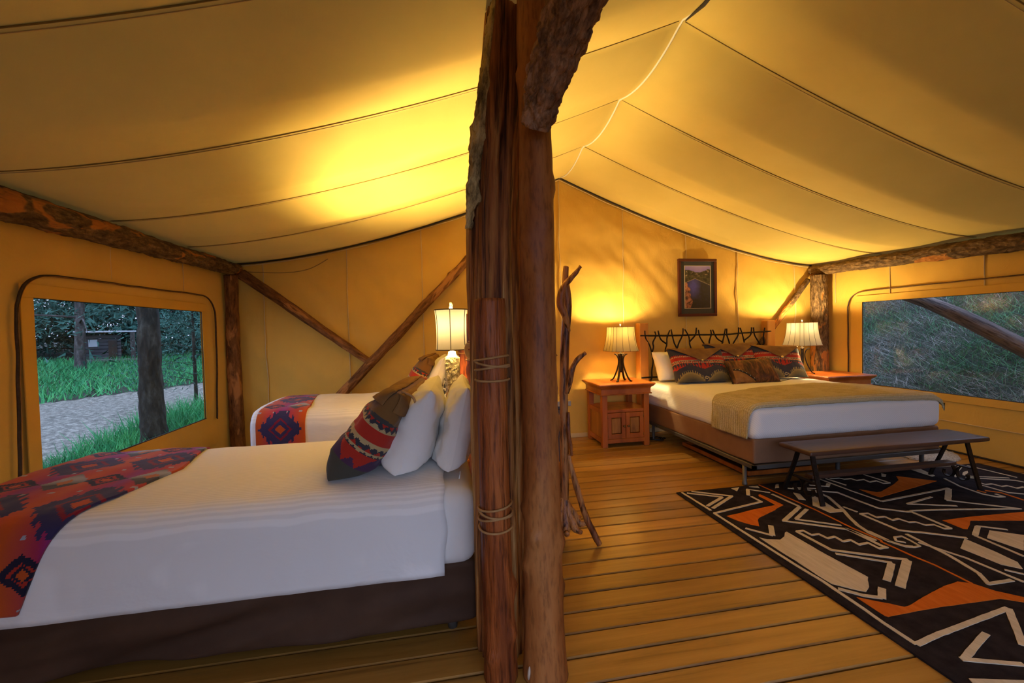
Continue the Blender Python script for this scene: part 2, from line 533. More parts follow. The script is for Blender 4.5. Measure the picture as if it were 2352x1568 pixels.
def mat_floor():
    m, nt, b = new_mat('painted_planks')
    v = coords(nt, 'Object', (0.35, 6, 6), rand=True)
    oi = nt.nodes.new('ShaderNodeObjectInfo')
    grain = tex(nt, v, 3.2, 6, 0.65, 0.6)
    col = ramp(nt, grain, [(0.25, (0.18, 0.08, 0.015)), (0.42, (0.34, 0.165, 0.030)), (0.6, (0.41, 0.205, 0.040)), (0.8, (0.46, 0.24, 0.052))])
    worn = tex(nt, coords(nt, 'Object', (0.8, 3, 3), rand=True), 2.2, 6, 0.7)
    mx = nt.nodes.new('ShaderNodeMix'); mx.data_type = 'RGBA'
    nt.links.new(ramp(nt, worn, [(0.56, (0, 0, 0)), (0.72, (0.55, 0.55, 0.55))]), mx.inputs[0])
    nt.links.new(col, mx.inputs[6])
    mx.inputs[7].default_value = (0.17, 0.10, 0.04, 1)
    tc2 = nt.nodes.new('ShaderNodeTexCoord')
    sp2 = nt.nodes.new('ShaderNodeSeparateXYZ')
    nt.links.new(tc2.outputs['Object'], sp2.inputs[0])
    ab = nt.nodes.new('ShaderNodeMath'); ab.operation = 'ABSOLUTE'
    nt.links.new(sp2.outputs[1], ab.inputs[0])
    ad2 = nt.nodes.new('ShaderNodeMath'); ad2.operation = 'MULTIPLY_ADD'
    nt.links.new(worn, ad2.inputs[0]); ad2.inputs[1].default_value = 0.055
    nt.links.new(ab.outputs[0], ad2.inputs[2])
    em = nt.nodes.new('ShaderNodeMix'); em.data_type = 'RGBA'
    nt.links.new(ramp(nt, ad2.outputs[0], [(0.078, (0, 0, 0)), (0.096, (0.7, 0.7, 0.7))]), em.inputs[0])
    nt.links.new(mx.outputs[2], em.inputs[6])
    em.inputs[7].default_value = (0.13, 0.07, 0.025, 1)
    hs = nt.nodes.new('ShaderNodeHueSaturation')
    mr = nt.nodes.new('ShaderNodeMapRange')
    mr.inputs[3].default_value = 0.78; mr.inputs[4].default_value = 1.15
    nt.links.new(oi.outputs['Random'], mr.inputs[0])
    nt.links.new(mr.outputs[0], hs.inputs['Value'])
    nt.links.new(em.outputs[2], hs.inputs['Color'])
    nt.links.new(hs.outputs[0], b.inputs['Base Color'])
    b.inputs['Roughness'].default_value = 0.29
    b.inputs['Specular IOR Level'].default_value = 0.45
    add_bump(nt, b, grain, 0.25, 0.004)
    return m
M['plank'] = mat_floor()

def mat_knit():
    m, nt, b = new_mat('cream_knit')
    b.inputs['Base Color'].default_value = (0.62, 0.53, 0.33, 1)
    b.inputs['Roughness'].default_value = 0.95
    b.inputs['Specular IOR Level'].default_value = 0.1
    v = coords(nt)
    vo = nt.nodes.new('ShaderNodeTexVoronoi')
    vo.inputs['Scale'].default_value = 95
    vo.inputs['Randomness'].default_value = 0.25
    nt.links.new(v, vo.inputs['Vector'])
    nt.links.new(ramp(nt, vo.outputs['Distance'], [(0.15, (0.66, 0.57, 0.37)), (0.75, (0.40, 0.33, 0.17))]), b.inputs['Base Color'])
    p = add_bump(nt, b, vo.outputs['Distance'], 0.8, 0.006)
    wv = nt.nodes.new('ShaderNodeTexWave')
    wv.inputs['Scale'].default_value = 14
    wv.bands_direction = 'Y'
    nt.links.new(v, wv.inputs['Vector'])
    add_bump(nt, b, wv.outputs[0], 0.4, 0.01, p)
    return m
M['knit'] = mat_knit()

def mat_shade(name, out_c, trans_c):
    """lamp-shade cloth: diffuse outside, lets a little of the bulb's light through"""
    m = bpy.data.materials.new(name)
    m.use_nodes = True
    nt = m.node_tree
    nt.nodes.remove(nt.nodes['Principled BSDF'])
    out = nt.nodes['Material Output']
    d = nt.nodes.new('ShaderNodeBsdfDiffuse')
    d.inputs[0].default_value = c4(out_c)
    t = nt.nodes.new('ShaderNodeBsdfTranslucent')
    v = coords(nt)
    n = tex(nt, v, 8, 4)
    nt.links.new(ramp(nt, n, [(0.3, tuple(q * 0.8 for q in trans_c)), (0.7, trans_c)]), t.inputs[0])
    a = nt.nodes.new('ShaderNodeAddShader')
    nt.links.new(d.outputs[0], a.inputs[0])
    nt.links.new(t.outputs[0], a.inputs[1])
    nt.links.new(a.outputs[0], out.inputs[0])
    return m
M['shade_linen'] = mat_shade('shade_linen', (0.5, 0.42, 0.26), (0.0055, 0.0052, 0.004))
M['shade_hide'] = mat_shade('shade_hide', (0.5, 0.40, 0.20), (0.021, 0.0148, 0.0048))
M['shade_pale'] = mat_shade('shade_pale', (0.55, 0.5, 0.38), (0.021, 0.0195, 0.0145))
M['shade_trim'] = mat_plain('shade_trim', (0.07, 0.035, 0.012), 0.7)

def mat_pane(name, tint=(0.9, 0.95, 1.0), gloss=0.06):
    m = bpy.data.materials.new(name)
    m.use_nodes = True
    nt = m.node_tree
    nt.nodes.remove(nt.nodes['Principled BSDF'])
    out = nt.nodes['Material Output']
    t = nt.nodes.new('ShaderNodeBsdfTransparent')
    t.inputs[0].default_value = c4(tint)
    g = nt.nodes.new('ShaderNodeBsdfGlossy')
    g.inputs['Roughness'].default_value = 0.06
    mx = nt.nodes.new('ShaderNodeMixShader')
    mx.inputs[0].default_value = gloss
    nt.links.new(t.outputs[0], mx.inputs[1])
    nt.links.new(g.outputs[0], mx.inputs[2])
    nt.links.new(mx.outputs[0], out.inputs[0])
    return m
M['pane'] = mat_pane('clear_vinyl', gloss=0.035)

def mat_hide():
    m, nt, b = new_mat('brindle_cowhide')
    v = coords(nt, 'Object', (1.6, 1, 0.5))
    n = tex(nt, v, 11, 6, 0.7, 1.2)
    nt.links.new(ramp(nt, n, [(0.34, (0.015, 0.007, 0.003)), (0.5, (0.11, 0.035, 0.008)), (0.66, (0.30, 0.11, 0.025))]), b.inputs['Base Color'])
    b.inputs['Roughness'].default_value = 0.6
    add_bump(nt, b, tex(nt, coords(nt, 'Object', (1, 1, 0.2)), 120, 3), 0.4, 0.004)
    return m
M['hide'] = mat_hide()
M['hide_edge'] = mat_noise('tan_leather', [(0.3, (0.24, 0.10, 0.02)), (0.7, (0.38, 0.17, 0.04))], 20, rough=0.6)
M['black_leather'] = mat_plain('black_leather', (0.012, 0.009, 0.008), 0.5)
M['grass'] = None

# ---- measured layout of the rug's motifs and the headboard's iron twigs (metres)
RUG_STROKES = [
 ('c',0.028,[[1.852,3.004],[1.864,2.664]]),
 ('c',0.028,[[1.858,2.619],[1.862,2.37],[1.866,2.223],[1.873,1.941],[1.883,1.804],[1.876,1.579],[1.869,1.497],[1.869,1.367]]),
 ('c',0.035,[[1.869,1.367],[1.997,1.391],[2.501,1.46]]),
 ('c',0.05,[[2.501,1.46],[2.267,1.277]]),
 ('c',0.03,[[1.883,2.985],[2.097,2.852]]),
 ('c',0.035,[[2.093,2.853],[1.887,2.736]]),
 ('c',0.03,[[1.935,3.006],[2.183,2.85]]),
 ('c',0.045,[[2.172,2.852],[1.898,2.692]]),
 ('c',0.05,[[2.304,2.839],[2.383,2.943]]),
 ('c',0.022,[[2.379,2.95],[2.501,2.846]]),
 ('c',0.03,[[1.858,2.619],[2.31,2.714],[2.309,2.814]]),
 ('c',0.03,[[2.492,2.818],[2.505,2.579]]),
 ('c',0.05,[[2.495,2.573],[2.231,2.419]]),
 ('c',0.032,[[2.215,2.42],[2.506,2.233],[2.542,2.086],[2.512,2.235],[2.512,2.008]]),
 ('c',0.045,[[2.518,2.533],[2.324,2.421]]),
 ('c',0.026,[[2.315,2.421],[2.524,2.281]]),
 ('c',0.03,[[1.909,2.38],[2.004,2.259]]),
 ('c',0.06,[[2.003,2.263],[2.091,2.377]]),
 ('o',0.018,[[2.536,3.004],[2.565,2.521],[2.556,2.238],[2.571,2.073],[2.556,2.057],[2.563,1.887],[2.578,1.798],[2.567,1.633]]),
 ('c',0.026,[[2.187,2.276],[2.233,2.273],[2.235,2.215],[2.287,2.216],[2.291,2.159],[2.351,2.168],[2.346,2.11],[2.404,2.113],[2.399,2.058],[2.47,2.066],[2.468,1.999],[2.523,2.0],[2.518,2.016]]),
 ('c',0.032,[[2.186,2.275],[2.192,2.043],[2.499,1.87]]),
 ('c',0.075,[[2.49,1.868],[2.203,1.685]]),
 ('c',0.028,[[2.18,2.006],[2.387,1.865]]),
 ('c',0.06,[[2.378,1.862],[2.194,1.739]]),
 ('c',0.035,[[1.901,1.736],[1.969,1.666],[2.031,1.636]]),
 ('c',0.06,[[2.031,1.633],[2.11,1.695]]),
 ('c',0.045,[[2.21,1.359],[1.96,1.271]]),
 ('c',0.04,[[1.95,1.273],[2.144,1.206]]),
 ('c',0.018,[[2.748,2.895],[2.929,2.826]]),
 ('c',0.03,[[2.837,2.81],[2.988,2.735],[2.991,2.575],[3.001,2.436],[3.126,2.348],[3.154,2.346],[3.133,2.101]]),
 ('c',0.024,[[3.133,2.101],[3.088,2.105],[3.087,2.162],[3.03,2.168],[3.019,2.217],[2.975,2.223],[2.963,2.278],[2.905,2.269],[2.91,2.322],[2.848,2.323],[2.854,2.387],[2.796,2.391]]),
 ('c',0.03,[[2.796,2.391],[2.801,2.15],[2.867,2.112],[2.897,2.101],[3.082,1.987]]),
 ('c',0.034,[[2.85,2.807],[2.846,2.676],[2.779,2.539],[2.743,2.466],[2.679,2.366],[2.622,2.257],[2.594,2.158],[2.608,2.064],[2.611,2.173],[2.604,2.061],[2.634,1.987],[2.676,1.971]]),
 ('c',0.024,[[2.792,2.51],[2.806,2.42]]),
 ('c',0.02,[[2.66,1.969],[2.716,1.972],[2.732,2.03],[2.738,2.084],[2.687,2.086],[2.649,2.049],[2.681,2.02]]),
 ('c',0.03,[[2.793,2.101],[2.758,1.856],[2.705,1.692],[2.639,1.616],[2.791,1.615]]),
 ('c',0.024,[[2.754,2.007],[2.816,1.82],[2.824,1.591]]),
 ('c',0.05,[[3.313,2.082],[3.161,1.999]]),
 ('c',0.026,[[3.161,1.999],[3.132,1.766]]),
 ('c',0.022,[[3.317,2.092],[3.436,2.014]]),
 ('c',0.022,[[2.869,1.691],[2.911,1.641]]),
 ('c',0.02,[[3.108,2.999],[3.118,2.731],[3.139,2.527]]),
 ('c',0.026,[[3.139,2.527],[3.167,2.528],[3.867,2.611]]),
 ('c',0.07,[[3.856,2.603],[3.609,2.44]]),
 ('c',0.024,[[3.592,2.439],[3.898,2.219],[3.439,2.314],[3.167,2.356]]),
 ('c',0.024,[[3.56,2.509],[3.265,2.451]]),
 ('c',0.022,[[3.261,2.452],[3.551,2.348]]),
 ('c',0.026,[[4.072,2.777],[3.992,2.621],[3.969,2.468],[4.004,2.404],[4.054,2.396],[4.058,2.447]]),
 ('o',0.02,[[4.015,2.528],[4.023,2.481]]),
 ('o',0.022,[[4.068,2.515],[4.125,2.456],[4.105,2.318]]),
 ('c',0.02,[[4.62,2.982],[4.643,2.666]]),
 ('c',0.018,[[4.314,2.78],[4.568,2.67]]),
 ('c',0.022,[[4.26,2.757],[4.544,2.62],[4.56,2.576]]),
 ('c',0.022,[[4.223,2.637],[4.219,2.605],[4.281,2.603],[4.288,2.547],[4.344,2.549],[4.346,2.495],[4.428,2.501]]),
 ('c',0.022,[[4.174,2.603],[4.177,2.447],[4.251,2.401]]),
 ('c',0.02,[[3.166,2.999],[3.188,2.841]]),
 ('c',0.02,[[3.196,2.989],[3.28,2.985],[3.296,2.953],[3.359,2.952],[3.366,2.907],[3.439,2.911],[3.43,2.854],[3.506,2.865],[3.502,2.805],[3.561,2.802]]),
 ('c',0.02,[[3.551,3.005],[3.564,2.804]]),
 ('c',0.02,[[2.914,2.908],[3.027,2.851]]),
 ('c',0.05,[[3.021,2.849],[3.086,2.899]]),
 ('c',0.014,[[4.2,3.021],[4.529,3.005]]),
 ('c',0.022,[[2.681,2.898],[2.728,2.874],[2.803,2.841],[2.846,2.808]]),
]
RUG_SHAPES = [
 ('c',[[2.272,2.989],[2.351,2.996],[2.279,2.93]]),
 ('c',[[2.432,2.989],[2.51,2.986],[2.492,2.946]]),
 ('o',[[2.383,2.829],[2.402,2.833],[2.417,2.628],[2.329,2.591],[2.294,2.569],[2.1,2.489],[2.073,2.468],[2.013,2.384],[1.98,2.415],[1.943,2.467],[1.924,2.516],[1.911,2.561],[2.029,2.581],[2.137,2.606],[2.363,2.64],[2.369,2.737],[2.368,2.806]]),
 ('c',[[1.906,2.258],[1.933,2.226],[2.006,2.206],[2.061,2.235],[2.102,2.276],[2.123,2.283],[2.12,2.031],[2.134,1.784],[2.108,1.766],[2.059,1.716],[2.007,1.686],[1.976,1.71],[1.906,1.774],[1.904,1.852],[1.906,1.99],[1.903,2.133],[1.902,2.171]]),
 ('o',[[1.923,1.662],[2.067,1.561],[2.099,1.564],[2.226,1.6],[2.412,1.645],[2.52,1.661],[2.571,1.632],[2.602,1.566],[2.668,1.503],[2.623,1.477],[2.552,1.518],[2.38,1.523],[2.241,1.528],[2.073,1.527],[1.929,1.523],[1.92,1.53]]),
 ('c',[[1.869,1.197],[2.05,1.152],[1.998,1.123],[1.845,1.154]]),
 ('c',[[2.768,2.742],[2.759,2.663],[2.71,2.494],[2.751,2.474],[2.721,2.446],[2.62,2.45],[2.615,2.551],[2.612,2.578]]),
 ('c',[[3.058,1.984],[3.046,1.84],[3.024,1.729],[2.967,1.677],[2.915,1.731],[2.908,1.904]]),
 ('c',[[3.322,2.03],[3.441,1.941],[3.212,1.812],[3.196,1.963]]),
 ('o',[[3.205,2.196],[3.428,2.198],[3.858,2.178],[3.693,2.084],[3.374,2.157],[3.307,2.117],[3.216,2.071],[3.198,2.08]]),
 ('o',[[3.203,2.747],[3.273,2.669],[3.311,2.67],[3.551,2.767],[3.691,2.835],[3.766,2.913],[3.954,2.75],[3.258,2.6],[3.203,2.586],[3.194,2.64]]),
 ('c',[[4.539,2.994],[4.527,2.956],[4.353,2.871],[4.2,2.782],[4.186,2.785],[4.323,2.879]]),
 ('c',[[4.461,2.875],[4.414,2.841],[4.303,2.793],[4.301,2.808],[4.39,2.862]]),
 ('c',[[4.053,3.025],[4.147,3.01],[4.077,2.849],[4.031,2.838]]),
 ('c',[[3.718,2.997],[3.73,2.964],[3.676,2.925],[3.651,2.939]]),
 ('c',[[2.986,2.986],[3.06,2.975],[3.01,2.918],[2.961,2.954]]),
 ('c',[[2.667,2.807],[2.693,2.771],[2.643,2.668],[2.602,2.689]]),
 ('c',[[2.669,2.98],[2.701,2.986],[2.646,2.919],[2.606,2.916]]),
]
IRON = [
 [[2.407,1.209],[2.674,1.202],[2.974,1.199],[3.132,1.201],[3.348,1.197],[3.58,1.194],[3.756,1.206],[4.115,1.218],[4.224,1.221]],
 [[2.467,1.268],[2.477,1.177],[2.53,1.094],[2.561,0.992],[2.576,0.89],[2.558,0.779],[2.557,0.697],[2.54,0.657]],
 [[2.603,1.254],[2.613,1.198],[2.579,1.123],[2.584,1.062],[2.561,0.992]],
 [[2.642,1.264],[2.673,1.161],[2.75,1.103]],
 [[2.802,1.265],[2.767,1.179],[2.76,1.088],[2.737,1.017],[2.741,0.853],[2.727,0.69]],
 [[2.818,1.275],[2.834,1.188],[2.855,1.105],[2.887,1.027],[2.891,0.848],[2.883,0.683]],
 [[2.98,1.286],[2.974,1.205],[2.916,1.103],[2.887,1.027]],
 [[3.003,1.271],[3.052,1.182],[3.062,1.089],[3.084,1.001],[3.076,0.841],[3.085,0.68]],
 [[3.161,1.288],[3.143,1.2],[3.063,1.12]],
 [[3.189,1.261],[3.211,1.167],[3.278,1.052],[3.305,0.936],[3.291,0.671]],
 [[3.355,1.257],[3.36,1.195],[3.33,1.112],[3.335,1.05],[3.305,0.936]],
 [[3.384,1.257],[3.44,1.151],[3.521,1.097]],
 [[3.558,1.268],[3.533,1.169],[3.503,1.045],[3.507,0.877],[3.493,0.668]],
 [[3.581,1.268],[3.58,1.189],[3.609,1.115],[3.625,1.041],[3.642,0.925],[3.633,0.662]],
 [[3.739,1.28],[3.733,1.185],[3.661,1.061],[3.642,0.925]],
 [[3.763,1.274],[3.803,1.184],[3.832,1.061],[3.837,0.918],[3.823,0.659]],
 [[3.923,1.276],[3.91,1.181],[3.827,1.114]],
 [[3.953,1.275],[3.97,1.179],[4.029,1.093],[4.071,1.017],[4.076,0.857],[4.062,0.654]],
 [[4.115,1.266],[4.096,1.144],[4.102,1.08],[4.071,1.017]],
 [[2.415,0.698],[2.644,0.699],[3.285,0.677],[3.751,0.662],[4.208,0.654]],
]
# ================================================================== THE TENT
XL, XR, YB, YF = -2.15, 5.03, 4.90, -1.25
XRIDGE, HALF = 1.467, 3.55
PANEL = 0.86

def roof_base(s):
    s = abs(s)
    if s < HALF:
        return 2.09 + 1.03 * (1 - s / HALF) ** 1.5
    return 2.09 - (s - HALF) * 0.3

def roof_z(x, y):
    s = abs(x - XRIDGE)
    t = ((YB - y) / PANEL) % 1.0
    V = 1 - abs(2 * t - 1)
    par = 4 * t * (1 - t)
    k = min(s / 0.9, 1.0)
    sag = par * (1 - k) + (0.12 * par + 0.88 * V) * k
    e = max(0.0, 1 - s / HALF)
    amp = 0.085 * (1 - k) + 0.088 * k
    return roof_base(s) - amp * sag * min(1.0, e * 3.2) ** 0.7

# floor: painted boards running across the tent
floor = empty('floor', (0, 0, 0))
tag(floor, 'ochre painted wooden plank floor of the tent', None, None, 'structure')
PITCHB = 0.130
def plank_mesh():
    me = bpy.data.meshes.new('plank')
    w2, z1, ch = PITCHB / 2 - 0.0035, 0.0, 0.005
    sec = [(-w2, -0.03), (w2, -0.03), (w2, z1 - ch), (w2 - ch, z1), (-w2 + ch, z1), (-w2, z1 - ch)]
    xs = np.linspace(XL - 0.02, XR + 0.02, 4)
    v = [(x, y, z) for x in xs for y, z in sec]
    f = []
    for i in range(3):
        for k in range(6):
            f.append((i * 6 + k, i * 6 + (k + 1) % 6, (i + 1) * 6 + (k + 1) % 6, (i + 1) * 6 + k))
    f += [tuple(range(5, -1, -1)), tuple(18 + k for k in range(6))]
    me.from_pydata(v, [], f)
    me.materials.append(M['plank'])
    return me
pm = plank_mesh()
k0 = int(math.floor((YF - 1.593) / PITCHB))
y = 1.593 + k0 * PITCHB + PITCHB / 2
while y < YB + 0.08:
    o = bpy.data.objects.new('plank', pm)
    o.location = (0, y, random.uniform(-0.0015, 0.0))
    put(o, floor)
    y += PITCHB
MB().box(XL - 0.02, XR + 0.02, YF - 0.1, YB + 0.1, -0.075, -0.034).build('underfloor', M['dark_wood'], floor)

# ceiling: sagging canvas panels between seams
xs = list(np.linspace(XRIDGE - 3.85, XRIDGE, 60)) + list(np.linspace(XRIDGE, XRIDGE + 3.85, 60))[1:]
ny = 20
ys = []
yy = YB + 0.15
edges = [YB - PANEL * k for k in range(8)]
for k in range(7):
    ys += [edges[k] - PANEL * j / ny for j in range(ny)]
ys = [YB + 0.12, YB + 0.06] + ys + [edges[7]]
ys = [q for q in ys if q > YF - 0.3]
V = []
for a in xs:
    for b in ys:
        nz = 0.004 * noise.noise(Vector((a * 0.9, b * 1.7, 3.3)))
        V.append((a, b, roof_z(a, min(b, YB)) + nz))
ceiling = mesh_obj('ceiling', V, grid_faces(len(xs), len(ys)), M['canvas_roof'])
tag(ceiling, 'sagging tan canvas tent roof in stitched panels', None, None, 'structure')
for k in range(1, 8):
    ye = YB - PANEL * k
    if ye < YF: break
    for sgn in (-1, 1):
        pts = [(XRIDGE + sgn * s, ye, roof_z(XRIDGE + sgn * s, ye) - 0.003) for s in np.linspace(0.02, 3.55, 40)]
        MB().tube(pts, 0.0030, 6).build('seam', M['seam_dark'], ceiling, True)
        pts = [(p[0], p[1] + 0.02, p[2] - 0.0015) for p in pts]
        MB().tube(pts, 0.0022, 5).build('stitching', M['canvas_seam'], ceiling, True)
MB().tube([(XRIDGE, b, roof_z(XRIDGE, b) - 0.006) for b in np.linspace(YB - 0.01, YF, 120)], 0.0065, 8).build('ridge_cord', M['rope_white'], ceiling, True)
MB().tube([(XRIDGE + 0.0, 2.28, 3.085), (XRIDGE - 0.01, 2.1, 3.04), (XRIDGE - 0.02, 1.95, 3.03)], [0.004, 0.012, 0.012], 8).build('strap', M['rope_black'], ceiling, True)

# back wall: gable canvas, loose and wrinkled
def wall_wrinkle(x, z):
    a = noise.fractal(Vector((x * 1.1 + z * 0.9, z * 1.3 - x * 0.5, 1.7)), 0.8, 2.0, 3) * 0.024
    b = noise.noise(Vector((x * 5.5 + z * 5.0, z * 1.4 - x * 1.2, 8.1))) * 0.014 + noise.noise(Vector((x * 13 + z * 9.0, z * 4 - x * 3, 5.1))) * 0.0025
    c = noise.noise(Vector((x * 0.8, z * 3.4 + x * 0.4, 4.4))) * 0.012
    return a + b + c
SEAMS_X = [-1.808, -0.961, -0.156, 0.66, 1.458, 2.262, 3.102, 3.837, 4.678]
V = []
xs2 = np.linspace(XL, XR, 260)
nz_ = 110
for a in xs2:
    top = roof_z(a, YB) + 0.01
    d = min(abs(a - s) for s in SEAMS_X)
    for j in range(nz_):
        t = j / (nz_ - 1)
        z = top * t
        e = min(1.0, t * 12, (1 - t) * 10) * min(1, (a - XL) * 4, (XR - a) * 4)
        fold = -0.010 * math.exp(-(d / 0.03) ** 2) * (0.6 + 0.4 * noise.noise(Vector((a * 3, z * 6, 2))))
        V.append((a, YB + (wall_wrinkle(a, z) + fold) * e + 0.005, z))
wall_back = mesh_obj('wall_back', V, grid_faces(len(xs2), nz_), M['canvas_wall'])
tag(wall_back, 'wrinkled tan canvas gable wall at the back of the tent', None, None, 'structure')
for sx in SEAMS_X:
    top = roof_z(sx, YB)
    pts = [(sx + 0.006 * noise.noise(Vector((sx, z * 3, 1))), YB - 0.004 + (wall_wrinkle(sx, z) - 0.008) * min(1, z * 5 / top, (1 - z / top) * 8), z) for z in np.linspace(0.03, top - 0.02, 50)]
    MB().tube(pts, 0.0055, 6).build('seam', M['canvas_seam'], wall_back, True)
trim = MB().tube([(a, YB - 0.022, roof_z(a, YB) - 0.018 + 0.004 * noise.noise(Vector((a * 5, 0, 0)))) for a in np.linspace(XL + 0.1, XR - 0.1, 120)], 0.0085, 8).build('trim_1', M['rope_black'], None, True)
tag(trim, 'black cord edging along the sloped top of the back canvas wall', None, None, 'structure')
MB().tube([(a, YB - 0.012, roof_z(a, YB) - 0.036 - 0.012 * max(0, noise.noise(Vector((a * 2.2, 5, 0))))) for a in np.linspace(XL + 0.1, XR - 0.1, 120)], 0.007, 6).build('hem', M['canvas_seam'], trim, True)
# a loose flap of cord on the left of the gable
MB().tube(smooth_path([(-1.95, 4.875, 1.99), (-1.6, 4.87, 1.98), (-1.35, 4.872, 2.02), (-1.15, 4.875, 2.13)], 8), 0.004, 6).build('loose_cord', M['seam_dark'], trim, True)
bb = MB().box(1.0, 4.95, YB - 0.05, YB - 0.028, 0.0, 0.055, 0.004).build('baseboard_back', M['canvas_seam'])
tag(bb, 'pale board along the foot of the back canvas wall', None, None, 'structure')

# side walls with window openings
def side_wall(name, X, sgn, win, label):
    y0, y1, z0, z1 = win
    A = sorted(set(list(np.linspace(YF, y0, 40)) + list(np.linspace(y0, y1, 40)) + list(np.linspace(y1, YB, 12))))
    B = sorted(set(list(np.linspace(0, z0, 14)) + list(np.linspace(z0, z1, 22)) + list(np.linspace(z1, 2.06, 14))))
    V = []
    for a in A:
        for b in B:
            dd = max(y0 - a, a - y1, z0 - b, b - z1, 0)
            e = min(1, dd * 6) * min(1, b * 5)
            n = noise.fractal(Vector((a * 1.3, b * 1.6, X)), 0.9, 2.0, 3) * 0.014 + noise.noise(Vector((a * 9 + b * 4, b * 2.5, X))) * 0.004
            V.append((X + sgn * n * e, a, b))
    def skip(i, j):
        return A[i] >= y0 - 1e-6 and A[i + 1] <= y1 + 1e-6 and B[j] >= z0 - 1e-6 and B[j + 1] <= z1 + 1e-6
    o = mesh_obj(name, V, grid_faces(len(A), len(B), skip), M['canvas_wall'])
    return tag(o, label, None, None, 'structure')
WL = (2.685, 4.33, 0.56, 1.55)
WR = (2.50, 4.265, 0.574, 1.55)
wall_left = side_wall('wall_left', XL, 1, WL, 'orange tan canvas side wall of the tent behind the twin beds')
wall_right = side_wall('wall_right', XR, -1, WR, 'golden tan canvas side wall of the tent beside the large bed')
for yy in (4.088, 3.265, 1.6, 0.8):
    MB().tube([(XL + 0.004, yy, z) for z in np.linspace(1.72, 2.0, 8)], 0.004, 6).build('seam', M['canvas_seam'], wall_left, True)
for yy in (3.957, 3.124, 4.616):
    MB().tube([(XR - 0.006, yy + 0.004 * noise.noise(Vector((yy, z * 4, 0))), z) for z in np.linspace(1.56, 2.0, 12)], 0.005, 6).build('seam', M['canvas_seam'], wall_right, True)
MB().tube([(XR - 0.012, b, 0.30) for b in np.linspace(YF, YB, 30)], 0.005, 6).build('hem', M['canvas_seam'], wall_right, True)
shade_strip = MB().tube([(XR - 0.015, b, 0.008) for b in np.linspace(YF, YB - 0.02, 30)], 0.009, 6).build('shadow_line_right', M['rope_black'], None, True)  # black tube stands in for the shade where wall meets floor
tag(shade_strip, 'dark strip standing in for the shadow line along the foot of the right canvas wall', None, None, 'structure')

def window(name, X, sgn, win, zip_pts, label):
    y0, y1, z0, z1 = win
    root = empty(name, (X, (y0 + y1) / 2, z0))
    tag(root, label, None, None, 'structure')
    # clear sheet
    A = np.linspace(y0 - 0.02, y1 + 0.02, 14); B = np.linspace(z0 - 0.02, z1 + 0.02, 9)
    V = [(X - sgn * 0.006 + 0.004 * noise.noise(Vector((a * 1.5, b * 2, X))), a, b) for a in A for b in B]
    mesh_obj('pane', V, grid_faces(14, 9), M['pane'], root)
    # stitched border band, proud of the wall
    wd = 0.075
    mb = MB()
    for (a0, a1, b0, b1) in ((y0 - wd, y1 + wd, z1, z1 + wd), (y0 - wd, y1 + wd, z0 - wd, z0), (y0 - wd, y0, z0, z1), (y1, y1 + wd, z0, z1)):
        x0, x1 = sorted((X + sgn * 0.011, X + sgn * 0.018))
        mb.box(x0, x1, a0, a1, b0, b1, 0.002)
    mb.build('border_band', M['canvas_wall'], root)
    e = MB().tube([(X + sgn * 0.012, y0, z1), (X + sgn * 0.012, y1, z1)], 0.004, 6)
    e.tube([(X + sgn * 0.012, y0, z0), (X + sgn * 0.012, y1, z0)], 0.0065, 6)
    e.tube([(X + sgn * 0.012, y1, z0), (X + sgn * 0.012, y1, z1)], 0.003, 6)
    e.build('edge_binding', M['rope_black'], root, True)
    pts = smooth_path([(X + sgn * 0.022, a, b) for a, b in zip_pts], 14)
    pts = [Vector((p.x, p.y + 0.007 * noise.noise(Vector((p.y * 5, p.z * 6, 3))), p.z + 0.004 * noise.noise(Vector((p.y * 6, p.z * 5, 9))))) for p in pts]
    MB().tube(pts, 0.0068, 8).build('zipper', M['zip'], root, True)
    pts2 = [Vector((p.x + sgn * 0.006, p.y + 0.006, p.z - 0.003)) for p in pts]
    MB().tube(pts2, 0.0022, 5).build('zipper_tape', M['hide_edge'], root, True)
    return root
win1 = window('window_1', XL, 1, WL, [(2.545, 0.45), (2.56, 0.9), (2.578, 1.42), (2.592, 1.53), (2.625, 1.61), (2.69, 1.66), (2.78, 1.68), (3.0, 1.688), (3.6, 1.692), (4.25, 1.70), (4.38, 1.695), (4.47, 1.66), (4.53, 1.59), (4.552, 1.48), (4.54, 1.0), (4.50, 0.52)],
              'left tent window of clear sheet with dark zipper, looking onto gravel path')
win2 = window('window_2', XR, -1, WR, [(4.435, 0.45), (4.43, 0.9), (4.438, 1.42), (4.428, 1.53), (4.395, 1.61), (4.335, 1.655), (4.24, 1.674), (4.0, 1.68), (3.5, 1.685), (2.55, 1.69), (2.38, 1.66), (2.28, 1.5), (2.27, 0.6)],
              'right tent window of clear sheet with dark zipper, looking onto grassy slope')
# lower roll flap under the left window
V = []
A = np.linspace(2.62, 4.5, 40); B = np.linspace(0.30, 0.53, 8)
for a in A:
    for b in B:
        V.append((XL + 0.028 + 0.010 * noise.noise(Vector((a * 4, b * 5, 2))), a, b))
mesh_obj('roll_flap', V, grid_faces(40, 8), M['canvas_wall'], win1)

